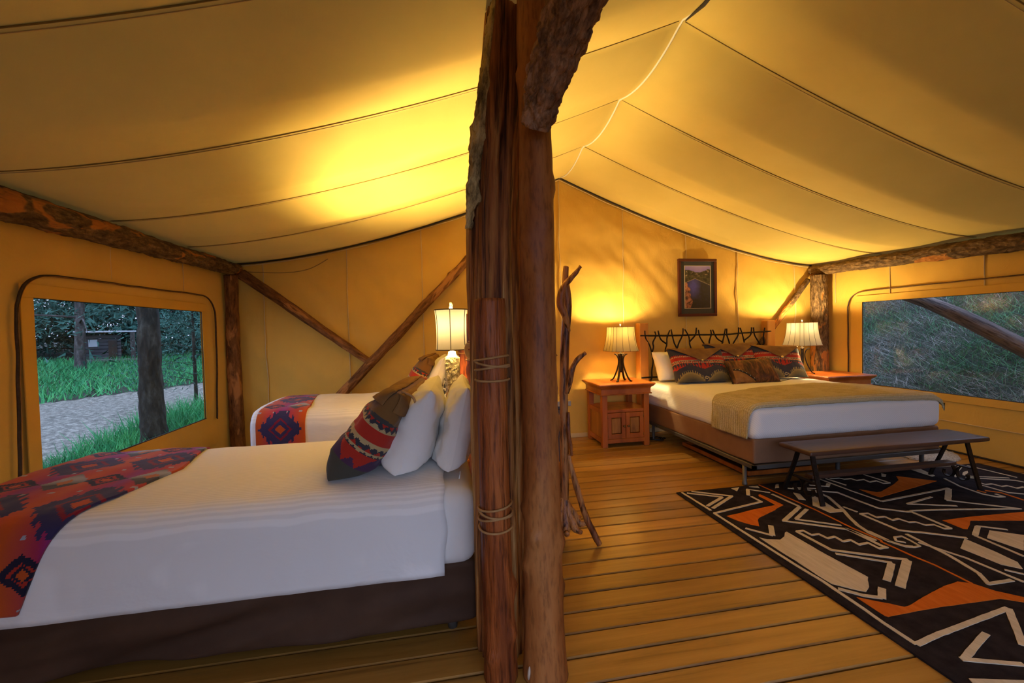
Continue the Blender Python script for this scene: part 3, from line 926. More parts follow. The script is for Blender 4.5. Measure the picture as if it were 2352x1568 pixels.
# front wall behind the camera: canvas with a wide open doorway
def front_wall():
    mb = MB()
    d0, d1, dz = -1.3, 3.6, 1.95
    A = list(np.linspace(XL, d0, 8)) + list(np.linspace(d0, d1, 20))[1:] + list(np.linspace(d1, XR, 12))[1:]
    V, F = [], []
    for a in A:
        top = roof_z(a, YF)
        for z in (0, dz, top):
            V.append((a, YF, min(z, top)))
    for i in range(len(A) - 1):
        if not (A[i] >= d0 - 1e-6 and A[i + 1] <= d1 + 1e-6):
            F.append((i * 3, (i + 1) * 3, (i + 1) * 3 + 1, i * 3 + 1))
        F.append((i * 3 + 1, (i + 1) * 3 + 1, (i + 1) * 3 + 2, i * 3 + 2))
    return mesh_obj('wall_front', V, F, M['canvas_wall'])
tag(front_wall(), 'canvas front wall with open doorway behind the viewpoint', None, None, 'structure')

# ================================================================== LOG FRAME
def log_thing(name, pts, radii, mat, label, cat='log', group=None, **kw):
    o = log_obj(name, pts, radii, mat, **kw)
    return tag(o, label, cat, group)
G = 'log frame of the tent'
log_thing('eave_beam', [(-2.05, 4.86, 2.005), (-2.05, 3.0, 1.985), (-2.055, 1.0, 1.96), (-2.05, -1.2, 1.96)], [0.062, 0.07, 0.085, 0.088, 0.09], M['bark_beam'],
          'long bark-patched log beam along the top of the left canvas wall', 'log beam', G, amp=0.009, fr=16, along=0.5, seed=3, wob=0.012, step=0.025, seg=36, plates=0.004, pfr=30)
log_thing('eave_beam', [(4.92, 4.86, 2.00), (4.925, 3.6, 1.985), (4.93, 2.0, 1.95), (4.93, -1.2, 1.94)], [0.062, 0.072, 0.08, 0.085, 0.085], M['bark_beam'],
          'long bark-patched log beam along the top of the right canvas wall', 'log beam', G, amp=0.009, fr=16, along=0.5, seed=5, wob=0.01, step=0.025, seg=36, plates=0.004, pfr=30)
log_thing('corner_post', [(-2.066, 4.78, 0.0), (-2.075, 4.775, 1.0), (-2.072, 4.78, 1.94)], [0.068, 0.064, 0.062], M['bark_brace'],
          'reddish log post in the back left corner', 'log post', G, amp=0.008, fr=14, along=0.3, seed=8)
log_thing('corner_post', [(4.885, 4.72, 0.0), (4.89, 4.72, 1.0), (4.885, 4.72, 1.93)], [0.105, 0.10, 0.095], M['bark_beam'],
          'thick mottled log post in the back right corner behind the lamp', 'log post', G, amp=0.006, fr=16, along=0.4, seed=12, seg=40, step=0.02, plates=0.005, pfr=42)
log_thing('brace_pole', [(-1.99, 4.825, 1.96), (-1.4, 4.82, 1.51), (-0.70, 4.825, 0.965)], [0.056, 0.05, 0.038], M['bark_brace'],
          'diagonal pole brace sloping down from the back left corner post', 'pole', G, amp=0.006, fr=16, seed=15, wob=0.008)
log_thing('brace_pole', [(0.62, 4.80, 2.40), (0.1, 4.795, 1.85), (-0.5, 4.79, 1.23), (-1.10, 4.80, 0.60)], [0.044, 0.045, 0.05, 0.052], M['bark_brace'],
          'diagonal pole brace rising to the right above the far twin bed', 'pole', G, amp=0.007, fr=16, knots=10, seed=18, wob=0.02)
log_thing('brace_pole', [(4.83, 4.83, 1.88), (4.5, 4.83, 1.50), (4.05, 4.83, 0.98)], [0.034, 0.036, 0.036], M['bark_beam'],
          'thin diagonal pole brace behind the right bedside lamp', 'pole', G, amp=0.005, fr=16, seed=21)
# cluster of trunks in the middle
C_ = 'trunk cluster in the middle of the tent'
log_thing('peeled_post', [(0.372, 1.55, 0.0), (0.371, 1.55, 0.5), (0.374, 1.55, 0.95), (0.376, 1.55, 2.05), (0.385, 1.555, 2.56)], [0.088, 0.076, 0.072, 0.070, 0.066, 0.0635, 0.063, 0.063, 0.063], M['peeled'],
          'tall smooth peeled log post standing in the middle, nearest the floor aisle', 'log post', C_, seg=36, amp=0.004, fr=10, along=0.3, knots=26, seed=23, step=0.02)
log_thing('split_trunk', [(0.235, 1.735, 0.0), (0.232, 1.735, 0.9), (0.236, 1.735, 1.75), (0.27, 1.70, 2.2), (0.305, 1.68, 2.565)], [0.10, 0.095, 0.092, 0.085, 0.075], M['split'],
          'split weathered trunk with deep vertical grooves behind the headboard post', 'log post', C_, seg=64, amp=0.006, fr=22, along=0.1, groove=0.016, gfr=9, seed=27, step=0.03)
log_thing('bark_pole', [(0.132, 1.68, 1.72), (0.16, 1.67, 1.95), (0.21, 1.655, 2.25), (0.262, 1.64, 2.57)], [0.014, 0.026, 0.030, 0.030], M['bark_pale'],
          'leaning pole with pale flaking bark on the left of the split trunk', 'pole', C_, seg=36, amp=0.006, fr=26, along=0.4, knots=8, seed=31, step=0.012, plates=0.006, pfr=48)
log_thing('bark_limb', [(0.352, 1.445, 2.015), (0.375, 1.37, 2.12), (0.42, 1.22, 2.27), (0.46, 1.03, 2.41), (0.50, 0.85, 2.53)], [0.048, 0.068, 0.082, 0.088, 0.09], M['bark_dark'],
          'thick limb with scaly dark bark rising toward the roof in front of the posts', 'log', C_, seg=96, amp=0.008, fr=30, along=0.7, seed=35, step=0.007, plates=0.012, pfr=30)
log_thing('slat_pole', [(0.44, 1.72, 2.0), (0.445, 1.72, 2.3), (0.45, 1.72, 2.56)], [0.03, 0.034, 0.034], M['split'],
          'narrow split slat between the peeled post and the dark limb', 'pole', C_, seg=26, amp=0.004, fr=20, along=0.1, groove=0.006, gfr=6, seed=39, step=0.03)

log_thing('dark_slab', [(0.325, 1.845, 0.0), (0.325, 1.845, 1.0), (0.33, 1.82, 2.5)], [0.052, 0.05, 0.05], M['split'],
          'dark narrow log in the gap between the split trunk and the peeled post', 'log post', C_, seg=24, amp=0.004, fr=18, along=0.1, seed=43, step=0.06)
# sawn branch stubs on the peeled post and the headboard post
pp = bpy.data.objects['peeled_post']
cut = mat_noise('cut_knot', [(0.3, (0.5, 0.36, 0.24)), (0.7, (0.75, 0.62, 0.48))], 30, rough=0.6)
for (kx, ky, kz, rx, rz, tl_) in ((0.352, 1.478, 0.185, 0.006, 0.013, 0.5), (0.298, 1.50, 0.045, 0.006, 0.026, 0.1)):
    o = MB().lathe([(0.001, -0.006), (0.8, -0.006), (1.0, -0.002), (0.95, 0.001), (0.001, 0.003)], 16).build('cut_knot', cut, None, True)
    o.matrix_basis = Matrix.Translation((kx, ky, kz)) @ Matrix.Rotation(tl_, 4, 'Y') @ Matrix.Rotation(PI / 2, 4, 'X') @ Matrix.Diagonal((rx, rz, 1, 1))
    o.parent = pp
    o.matrix_parent_inverse = pp.matrix_basis.inverted()
# ================================================================== FABRIC PATTERNS
ORANGE, RED, CRIM, PURP = (0.50, 0.085, 0.015), (0.38, 0.03, 0.018), (0.22, 0.012, 0.03), (0.13, 0.02, 0.12)
NAVY, INK, OLIVE, TAN, ICE = (0.035, 0.032, 0.10), (0.015, 0.014, 0.035), (0.10, 0.10, 0.085), (0.42, 0.27, 0.09), (0.34, 0.36, 0.42)

def mixc(a, b, t):
    t = min(max(t, 0), 1)
    return tuple(p * (1 - t) + q * t for p, q in zip(a, b))

def pat_blanket(a, b):
    """a: metres across the folded blanket (0 = foot edge), b: metres along it"""
    q = 0.0075
    a = math.floor(a / q) * q
    b = math.floor(b / q) * q
    # warm ground shaded from orange through crimson to purple across the width
    t = (a / 0.17) % 2.0
    t = t if t < 1 else 2 - t
    ground = mixc(ORANGE, (0.34, 0.020, 0.085), t * 1.35 - 0.1)
    if t > 0.72:
        ground = mixc(ground, (0.22, 0.035, 0.22), (t - 0.72) * 3.0)
    P = 0.52
    bb = (b % P) - P / 2
    ca = (a % 0.34) - 0.17
    # big stepped diamonds in navy between the lozenges
    d2 = abs(ca) / 0.17 + abs(abs(bb) - P / 2) / 0.17
    if d2 < 0.92:
        if d2 < 0.22: return ORANGE
        if 0.40 < d2 < 0.52: return CRIM
        return NAVY
    # feathered navy fingers reaching in from the diamonds
    if abs(abs(bb) - P / 2) < 0.15 and (abs(ca) / 0.17 + abs(abs(bb) - P / 2) / 0.23) < 0.95:
        if int((abs(ca) + 10) / 0.018) % 2 == 0:
            return NAVY
    d = abs(ca + 0.09) / 0.085 + abs(bb) / 0.075
    if d < 1:
        if d < 0.28: return ORANGE
        if 0.45 < d < 0.60: return RED
        return INK
    d = abs(ca - 0.09) / 0.09 + abs(bb) / 0.10
    if d < 1:
        if d < 0.35: return mixc(ORANGE, TAN, 0.4)
        return mixc(OLIVE, ICE, 0.5 + 0.5 * math.sin(bb * 40)) if bb > -0.02 else mixc(INK, OLIVE, 0.5)
    if abs(abs(bb) - 0.125) < 0.006 and int((a + 9) / 0.02) % 5 == 0:
        return ICE
    return ground

GRAYN, GRNB, REDP, CREAMP = (0.045, 0.042, 0.052), (0.075, 0.07, 0.05), (0.42, 0.032, 0.018), (0.46, 0.34, 0.16)
def tri_row(u, v, v0, v1, per, up, ca, cb):
    t = (v - v0) / (v1 - v0)
    ph = abs(((u / per) % 1.0) - 0.5) * 2
    return ca if (ph < (1 - t) if up else ph < t) else cb

def pat_twin(u, v):
    """pillow by the twin headboards: u across, v bottom (-1) to top (1)"""
    if v > 0.44 + 0.04 * math.sin(u * 7): return (0.20, 0.10, 0.03)
    u = math.floor(u * 60) / 60
    v = math.floor(v * 110) / 110
    v = v + 0.10
    if 0.10 < v < 0.34: return REDP
    if 0.34 <= v < 0.37 or 0.06 < v <= 0.10: return CREAMP
    if 0.37 <= v < 0.43: return tri_row(u, v, 0.37, 0.43, 0.12, True, CREAMP, GRAYN)
    if 0.43 <= v < 0.50: return tri_row(u, v, 0.43, 0.50, 0.16, False, REDP, GRAYN)
    if 0.0 < v <= 0.06: return tri_row(u, v, 0.0, 0.06, 0.12, False, CREAMP, GRAYN)
    if -0.08 < v <= 0.0: return tri_row(u, v, -0.08, 0.0, 0.16, True, REDP, GRAYN)
    if -0.14 < v <= -0.08: return tri_row(u, v, -0.14, -0.08, 0.12, False, CREAMP, GRAYN)
    if -0.42 < v <= -0.14:
        uu = abs(((u + 0.45) % 0.6) - 0.3)
        return REDP if uu < (v + 0.42) * 0.75 else mixc(GRAYN, PURP, 0.35)
    return mixc(GRAYN, GRNB, 0.4 if v > 0 else 0.8)

def pat_king(u, v):
    u = math.floor(u * 80) / 80
    v = math.floor(v * 70) / 70
    k = abs(u)
    # feathered wing arcs low on the pillow
    for c in (-0.55, 0.55):
        du = (u - c) / 0.52
        if abs(du) < 1:
            arc = -0.28 - 0.5 * du * du
            if v < arc - 0.02:
                if v > arc - 0.22:
                    return (0.30, 0.22, 0.08) if int((u + 4) * 26) % 2 == 0 or v < arc - 0.14 else GRAYN
                return mixc((0.24, 0.18, 0.07), GRNB, min(1, (arc - 0.22 - v) * 3))
    if v < -0.02 - 0.5 * abs(((u + 1.0) % 1.0) - 0.5):
        d = abs(u) / 0.10 + abs(v + 0.72) / 0.10
        if d < 1: return CREAMP if d > 0.45 else GRAYN
        return mixc(GRAYN, (0.05, 0.045, 0.06), 0.5)
    if v < 0.06:
        return REDP if k < 0.2 and int((u + 4) * 20) % 3 else tri_row(u, v, -0.2, 0.06, 0.10, True, REDP, GRAYN)
    if v < 0.14: return tri_row(u, v, 0.06, 0.14, 0.07, True, CREAMP, REDP)
    if v < 0.21: return tri_row(u, v, 0.14, 0.21, 0.07, True, CREAMP, GRAYN)
    if v < 0.38: return REDP if v > 0.235 else CREAMP
    if v < 0.46: return tri_row(u, v, 0.38, 0.46, 0.07, False, CREAMP, REDP)
    if v < 0.54: return tri_row(u, v, 0.46, 0.54, 0.07, True, REDP, GRAYN)
    return GRAYN

def pat_ikat(u, v):
    return (0.6, 0.55, 0.42) if (math.sin(u * 23) + math.sin(v * 19 + u * 5)) > 0 else (0.03, 0.025, 0.02)

# ================================================================== PILLOWS
def frame_from(W, Hd):
    W = Vector(W).normalized()
    Hd = Vector(Hd)
    Hd = (Hd - W * Hd.dot(W)).normalized()
    N = W.cross(Hd)          # thickness direction, local +Y
    R = Matrix((( W.x, -N.x, Hd.x, 0), (W.y, -N.y, Hd.y, 0), (W.z, -N.z, Hd.z, 0), (0, 0, 0, 1)))
    return R

def pillow_pt(u, v, w, h, t, side, seed, wr=0.012, ear=0.06, sq=0.0, off=0.0):
    px = 1 - ear * (1 - v * v) * abs(u) ** 2 * 1.0
    pz = 1 - ear * (1 - u * u) * abs(v) ** 2 * 1.0
    x, z = w / 2 * u * px, h / 2 * v * pz
    th = (max(0, 1 - abs(u) ** 5) ** 0.5) * (max(0, 1 - abs(v) ** 3.6) ** 0.5)
    sg = 1.0 - sq * v             # fuller towards the bottom
    y = t / 2 * th * sg
    n = noise.fractal(Vector((x * 7 + seed, z * 7, side * 3.1)), 0.8, 2.0, 3) * wr * min(1, th * 1.6)
    rad = noise.noise(Vector((math.atan2(z, x) * 2.5 + seed, side * 2.0, seed))) * wr * 0.8 * (1 - th) * min(1, th * 4)
    y = y + n + rad
    return Vector((x, side * (y + off), z))

def make_pillow(name, w, h, t, mat, seed, pat=None, nu=40, nv=40, parent=None, wr=0.012, ear=0.06, sq=0.15):
    us = [math.sin(PI / 2 * q) for q in np.linspace(-1, 1, nu)]
    kb_ = 0.92 if pat else 0.6
    us = [kb_ * a + (1 - kb_) * b for a, b in zip(us, np.linspace(-1, 1, nu))]
    # cloth length measured round the pillow, so that the weave keeps its scale at the ends
    arc = [0.0]
    prof = [(w / 2 * u, t / 2 * max(0, 1 - abs(u) ** 5) ** 0.5) for u in us]
    for (xa, ya), (xb, yb) in zip(prof[:-1], prof[1:]):
        arc.append(arc[-1] + math.hypot(xb - xa, yb - ya))
    arc = [(q - arc[-1] / 2) / (w / 2) for q in arc]
    vs_ = [0.55 * math.sin(PI / 2 * q) + 0.45 * q for q in np.linspace(-1, 1, nv)]
    V, F, Cc = [], [], []
    for side in (-1, 1):
        b = len(V)
        for u in us:
            for v in vs_:
                V.append(pillow_pt(u, v, w, h, t, side, seed, wr, ear, sq))
        for i in range(nu - 1):
            for j in range(nv - 1):
                q = (b + i * nv + j, b + (i + 1) * nv + j, b + (i + 1) * nv + j + 1, b + i * nv + j + 1)
                F.append(q if side < 0 else q[::-1])
                if pat:
                    Cc.append(pat((arc[i] + arc[i + 1]) / 2, (vs_[j] + vs_[j + 1]) / 2))
    return mesh_obj(name, V, F, mat, parent, True, Cc if pat else None)

def pillow_thing(name, center, W, Hd, w, h, t, seed, mat, pat, label, group=None, part='cushion', n=40, zmin=None, **kw):
    root = empty(name)
    tag(root, label, 'pillow', group)
    body = make_pillow(part, w, h, t, mat, seed, pat, n, n, root, **kw)
    R = frame_from(W, Hd)
    root.matrix_basis = Matrix.Translation(Vector(center)) @ R
    if zmin is not None:            # settled onto the bed
        mw = root.matrix_basis
        inv = mw.inverted()
        for q in body.data.vertices:
            c = mw @ q.co
            if c.z < zmin + 0.05:
                k = (zmin + 0.05 - c.z)
                c.z = zmin + 0.05 - 0.05 * (1 - math.exp(-k / 0.05))
                q.co = inv @ c
    return root

def add_flap(root, w, h, t, seed, depth, point, mat, both=True, lift=0.007, sq=0.15, ear=0.06, over=0.0):
    """suede flap folded over the top edge, ending in a point at the front"""
    nu, nv = 30, 16
    V, F = [], []
    us = np.linspace(-1.0, 1.0, nu)
    for side, dep, po in ((-1, depth, point), (1, depth, 0.0)):
        if side > 0 and not both: continue
        b = len(V)
        for u in us:
            low = 1 - dep - po * max(0.0, 1 - abs(u) * 1.02)
            for j in range(nv):
                v = 1 + (low - 1) * j / (nv - 1)
                p = pillow_pt(u * 0.995, min(v, 0.9999), w, h, t, side, seed, 0.012, ear, sq, lift + 0.004 * (j / (nv - 1)))
                p.x *= 1 + over
                p.z += over * h * 0.5 * max(0, v)
                p.y += side * 0.010 * abs(noise.noise(Vector((u * 3 + seed, v * 3, 5))))
                V.append(p)
        for i in range(nu - 1):
            for j in range(nv - 1):
                q = (b + i * nv + j, b + i * nv + j + 1, b + (i + 1) * nv + j + 1, b + (i + 1) * nv + j)
                F.append(q if side < 0 else q[::-1])
    # keep world placement: build in the root's own frame
    me_o = mesh_obj('flap', V, F, mat)
    md = me_o.modifiers.new('thick', 'SOLIDIFY')
    md.thickness = 0.004
    md.offset = 1
    me_o.parent = root
    return me_o

def local_part(o, root):
    o.parent = root
    o.matrix_parent_inverse = Matrix.Identity(4)
    return o

# ================================================================== TWIN BEDS
def lashing(post, cx, cy, z, r, parent, mat, turns=((0.0, 0.05), (0.02, -0.06), (0.035, 0.05), (0.08, 0.0)), name='lashing', rad=0.0045):
    mb = MB()
    for dz, tilt in turns:
        pts = []
        for k in range(29):
            a = 2 * PI * k / 28
            rr = r + 0.006 + 0.002 * math.sin(3 * a + dz * 90)
            pts.append((cx + rr * math.cos(a), cy + rr * math.sin(a), z - dz + tilt * rr * 6 * math.cos(a + 0.6) * 0.5))
        mb.tube(pts, rad, 6, False)
    return mb.build(name, mat, parent, True)

def bed_path(y0, y1, zb, zt, r, crown, off, zb2=None, n=20):
    zb2 = zb if zb2 is None else zb2
    pts = []
    for z in np.linspace(zb, zt - r, 10)[:-1]:
        pts.append((y0 - off, z))
    for k in range(7):
        a = PI - PI / 2 * k / 6
        pts.append((y0 + r + (r + off) * math.cos(a), zt - r + (r + off) * math.sin(a)))
    for q in np.linspace(y0 + r, y1 - r, n)[1:-1]:
        pts.append((q, zt + off))
    for k in range(7):
        a = PI / 2 - PI / 2 * k / 6
        pts.append((y1 - r + (r + off) * math.cos(a), zt - r + (r + off) * math.sin(a)))
    for z in np.linspace(zt - r, zb2, 10)[1:]:
        pts.append((y1 + off, z))
    out = []
    for yy, z in pts:
        tz = max(0, (z - zb) / (zt - zb))
        out.append((yy, z + crown * min(1, tz) * max(0, math.sin(PI * min(max((yy - y0) / (y1 - y0), 0), 1))) ** 0.6))
    return out

def resample(path, step):
    P = [np.array(p, float) for p in path]
    s = [0.0]
    for a, b in zip(P[:-1], P[1:]):
        s.append(s[-1] + float(np.linalg.norm(b - a)))
    n = max(2, int(s[-1] / step))
    S = np.linspace(0, s[-1], n)
    arr = np.array(P)
    return [(float(np.interp(q, s, arr[:, 0])), float(np.interp(q, s, arr[:, 1]))) for q in S], S

def drape(name, path, a0, a1, na, mat, parent=None, axis='x', step=0.012, wr=0.006, seed=0, pat=None, thick=0.008, wfr=6.0, a_pat0=0.0, drop=None):
    """cloth laid over a bed: path is the cross-section, a0/a1(t) its two edges along the bed"""
    pts, S = resample(path, step)
    n = len(pts)
    V, Cc = [], []
    for i in range(na):
        ta = i / (na - 1)
        for j in range(n):
            t = j / (n - 1)
            lo, hi = a0(t), a1(t)
            a = lo + (hi - lo) * ta
            b, z = pts[j]
            tb = np.array(pts[min(j + 1, n - 1)]) - np.array(pts[max(j - 1, 0)])
            nb = np.array((-tb[1], tb[0])) / (np.linalg.norm(tb) + 1e-9)
            d = wr * (noise.fractal(Vector((a * wfr + seed, S[j] * wfr * 0.7, seed)), 0.9, 2.0, 3) + 0.8)
            b, z = b + nb[0] * d, z + nb[1] * d
            if drop:
                z -= drop(a) * (1 if z > 0.6 else 0)
            V.append((a, b, z) if axis == 'x' else (b, a, z))
    F = grid_faces(na, n)
    if axis == 'x':
        pass
    if pat:
        for i in range(na - 1):
            for j in range(n - 1):
                t = (j + 0.5) / (n - 1)
                a = (a1(t) - a0(t)) * (i + 0.5) / (na - 1)
                Cc.append(pat(a, S[j] + a_pat0))
    o = mesh_obj(name, V, F, mat, parent, True, Cc if pat else None)
    md = o.modifiers.new('thick', 'SOLIDIFY')
    md.thickness = thick
    md.offset = -1 if axis == 'x' else 1
    return o

def twin_bed(label, xf, xh, y0, y1, zs0, zm0, zt, posts, seed):
    root = empty('twin_bed', ((xf + xh) / 2, (y0 + y1) / 2, 0))
    tag(root, label, 'bed', 'twin beds along the left wall')
    V, F = rounded_box(xf + 0.02, xh - 0.01, y0 + 0.015, y1 - 0.015, zs0, zm0 + 0.03, 0.03, (70, 20, 10), 4, 0, 0.0, (1, 1, 1), seed)
    V = [v + Vector((0, -1 if v.y < (y0 + y1) / 2 else 1, 0)) * (0.06 * noise.noise(Vector((v.x * 2.4 - v.z * 8.0, v.z * 5.0 + v.x * 0.8, seed))) + 0.012 * noise.noise(Vector((v.x * 6 - v.z * 22.0, v.z * 4.0, seed + 3)))) * min(1, (zm0 + 0.03 - v.z) * 8) for v in V]
    mesh_obj('box_spring', V, F, M['skirt'], root)
    V, F = rounded_box(xf, xh, y0, y1, zm0, zt, 0.085, (40, 24, 6), 6, 0.035, 0.003, (5, 5, 5), seed + 2)
    mesh_obj('mattress', V, F, M['linen_plain'], root)
    path = bed_path(y0, y1, zm0 - 0.004, zt, 0.09, 0.036, 0.006)
    drape('coverlet', path, lambda t: xf - 0.006, lambda t: 0.0 + 0.012 * math.sin(t * 9) + 0.02 * noise.noise(Vector((t * 14, seed, 0))) - (0.05 if y0 > 3 else 0.0), 70, M['linen'], root, 'x', 0.02, 0.0075, seed + 5, None, 0.004, 3.2)
    for px in (xf + 0.12, xh - 0.12):
        for py in (y0 + 0.1, y1 - 0.1):
            MB().lathe([(0.022, 0.0), (0.022, zs0 + 0.02)], 12, px, py).build('leg', M['frame_grey'], root, True)
    for k, (px, py, ht, r) in enumerate(posts):
        p = log_obj('headboard_post', [(px + 0.006, py, 0.0), (px, py, ht * 0.5), (px, py, ht)], [r * 1.06, r, r * 0.98, r * 0.9, r * 0.8] if k else [r * 1.08, r, r * 0.98, r * 0.98, r * 0.96], M['redwood'], root, seg=30, amp=0.004, fr=16, along=0.12, groove=0.003, gfr=10, knots=5, seed=seed + 40 + k, step=0.025)
        lashing(p, px, py, 1.215 if k == 0 else 1.20, r, p, M['leather'])
        lashing(p, px, py, 0.66, r, p, M['leather'])
        if k == 1:      # bundle of cord ends tied at the rail
            mb = MB()
            for q in range(9):
                rr = 0.018 + 0.005 * q
                pts = [(px - 0.045 + 0.006 * math.sin(q), py - r - 0.012 - 0.004 * (q % 3), 1.20 + 0.0 * q)]
                pts = [(px - 0.03 + rr * 0.55 * math.cos(a), py - r - 0.015 - 0.002 * q, 1.19 + rr * math.sin(a)) for a in np.linspace(0.3 * q, 0.3 * q + 5.6, 20)]
                mb.tube(pts, 0.003, 5)
            mb.build('cord_knot', M['canvas_seam'], p, True)
    pa, pb = posts[0], posts[-1]
    for zr in (1.185, 0.62):
        log_obj('headboard_rail', [(pa[0] + 0.03, max(pa[1], 1.86), zr), (pb[0] + 0.045, pb[1], zr)], [0.036, 0.034, 0.036], M['redwood'], root, seg=20, amp=0.004, fr=16, seed=seed + 60)
    for q in range(5):
        yy = pa[1] + (pb[1] - pa[1]) * (q + 1) / 6
        if yy < 1.95: continue
        MB().box(pa[0] + 0.075, pa[0] + 0.095, yy - 0.07, yy + 0.07, 0.40, 1.28, 0.006).build('headboard_board', M['redwood'], root)
    return root
NB = (1.78, 2.82, 0.635)
FB = (3.50, 4.44, 0.70)
twin_bed('near twin bed with white coverlet and brown base beside the middle posts', -1.88, 0.150, NB[0], NB[1], 0.055, 0.30, NB[2], [(0.195, 1.565, 1.435, 0.057), (0.235, 2.90, 1.435, 0.043)], 2)
twin_bed('far twin bed with white coverlet against the back canvas wall', -1.42, 0.155, FB[0], FB[1], 0.08, 0.36, FB[2], [(0.215, 3.50, 1.40, 0.045), (0.25, 4.52, 1.40, 0.045)], 9)

bp = bed_path(NB[0], NB[1], 0.345, NB[2], 0.09, 0.036, 0.020, 0.42)
nb_blanket = drape('woven_blanket', bp, lambda t: -1.90, lambda t: interp([0, 0.10, 0.20, 0.30, 0.5, 0.8, 1], [-1.50, -1.44, -1.375, -1.30, -1.225, -1.345, -1.40], t), 90, M['weave'], None, 'x', 0.0075, 0.007, 3, pat_blanket, 0.010, 5.0, 0.12)
tag(nb_blanket, 'red, purple and navy woven blanket folded over the foot of the near bed', 'blanket', 'woven blankets on the twin beds')
bp = bed_path(FB[0], FB[1], 0.40, FB[2], 0.09, 0.036, 0.016, 0.45)
fb_blanket = drape('woven_blanket', bp, lambda t: -1.385, lambda t: interp([0, 0.3, 0.7, 1], [-1.035, -1.03, -1.13, -1.16], t), 44, M['weave'], None, 'x', 0.0075, 0.005, 8, pat_blanket, 0.010, 5.0, 0.33)
tag(fb_blanket, 'orange, red and navy woven blanket folded over the foot of the far bed', 'blanket', 'woven blankets on the twin beds')

GP = 'pillows on the twin beds'
p = pillow_thing('patterned_pillow', (-0.285, 2.20, 0.855), (-0.14, -1, 0), (0.62, -0.02, 0.80), 0.62, 0.51, 0.21, 11, M['weave_soft'], pat_twin, 'red and grey patterned pillow with brown suede flap leaning on near bed pillows', GP, n=120, wr=0.018, zmin=0.672, sq=0.3)
add_flap(p, 0.62, 0.51, 0.21, 11, 0.34, 0.30, M['suede'], over=0.0, lift=0.008, sq=0.3)
# floppy tail of the flap with a braided tie
mb = MB().tube(smooth_path([(0.24, 0.0, 0.252), (0.23, 0.05, 0.258), (0.22, 0.085, 0.235), (0.21, 0.10, 0.20)], 6), [0.006] * 19, 8)
local_part(mb.build('braided_tie', M['leather'], None, True), p)
p = pillow_thing('white_pillow', (-0.105, 2.24, 0.855), (0.05, 1, 0), (0.38, 0, 0.92), 0.66, 0.44, 0.21, 17, M['linen_plain'], None, 'middle white pillow behind the patterned pillow on the near bed', GP, wr=0.020, zmin=0.672, n=60, sq=0.3)
p = pillow_thing('white_pillow', (0.085, 2.25, 0.845), (0.02, 1, 0), (0.22, 0, 0.97), 0.66, 0.44, 0.17, 23, M['linen_plain'], None, 'white pillow pressed against the near bed headboard post', GP, wr=0.020, zmin=0.672, n=60, sq=0.3)
mb = MB().add([(-0.02, 0, -0.02), (0.03, 0, -0.03), (0.035, 0.006, 0.02), (-0.01, 0.006, 0.035), (-0.02, 0.01, -0.02), (0.03, 0.01, -0.03)], [(0, 1, 2, 3), (4, 3, 2, 5), (0, 3, 4), (1, 5, 2)])
o = mb.build('care_tag', M['linen_plain'], None); o.location = (-0.30, -0.05, -0.20); o.parent = p

p = pillow_thing('patterned_pillow', (-0.165, 3.98, 0.90), (-0.14, -1, 0), (0.50, -0.02, 0.87), 0.58, 0.46, 0.17, 29, M['weave_soft'], pat_twin, 'red and grey patterned pillow with brown flap on the far bed', GP, n=100, zmin=0.738)
add_flap(p, 0.58, 0.46, 0.17, 29, 0.22, 0.2, M['suede'], over=0.0, lift=0.007)
pillow_thing('white_pillow', (-0.015, 3.99, 0.895), (0.05, 1, 0), (0.36, 0, 0.93), 0.62, 0.42, 0.16, 31, M['linen_plain'], None, 'white pillow behind the patterned pillow on the far bed', GP, zmin=0.738)
pillow_thing('ikat_pillow', (0.098, 3.92, 0.875), (0.02, 1, 0), (0.15, 0, 0.98), 0.56, 0.36, 0.12, 37, M['weave_soft'], pat_ikat, 'black and white patterned pillow glimpsed beside the carved lamp', GP, n=48)

# ================================================================== LAMP BETWEEN THE TWIN BEDS
def point_light(name, loc, watts, parent, radius=0.028):
    l = bpy.data.lights.new(name, 'POINT')
    l.energy = watts
    l.color = LAMP_COL
    l.shadow_soft_size = radius
    o = bpy.data.objects.new(name, l)
    o.location = loc
    COL.objects.link(o)
    o.parent = parent
    return o

st = empty('side_table', (0.075, 3.15, 0))
tag(st, 'small wooden table between the twin beds under the carved lamp', 'table')
MB().lathe([(0.02, 0.70), (0.205, 0.70), (0.215, 0.71), (0.215, 0.722), (0.205, 0.73), (0.02, 0.73)], 32, 0.075, 3.15).build('table_top', M['ns_wood'], st)
MB().lathe([(0.13, 0.34), (0.135, 0.345), (0.135, 0.355), (0.13, 0.36)], 24, 0.075, 3.15).build('shelf', M['ns_wood'], st)
for k in range(4):
    a = PI / 4 + k * PI / 2
    MB().tube([(0.075 + 0.15 * math.cos(a), 3.15 + 0.15 * math.sin(a), 0.0), (0.075 + 0.125 * math.cos(a), 3.15 + 0.125 * math.sin(a), 0.35), (0.075 + 0.14 * math.cos(a), 3.15 + 0.14 * math.sin(a), 0.705)], [0.014, 0.016, 0.018], 10).build('leg', M['ns_wood'], st, True)

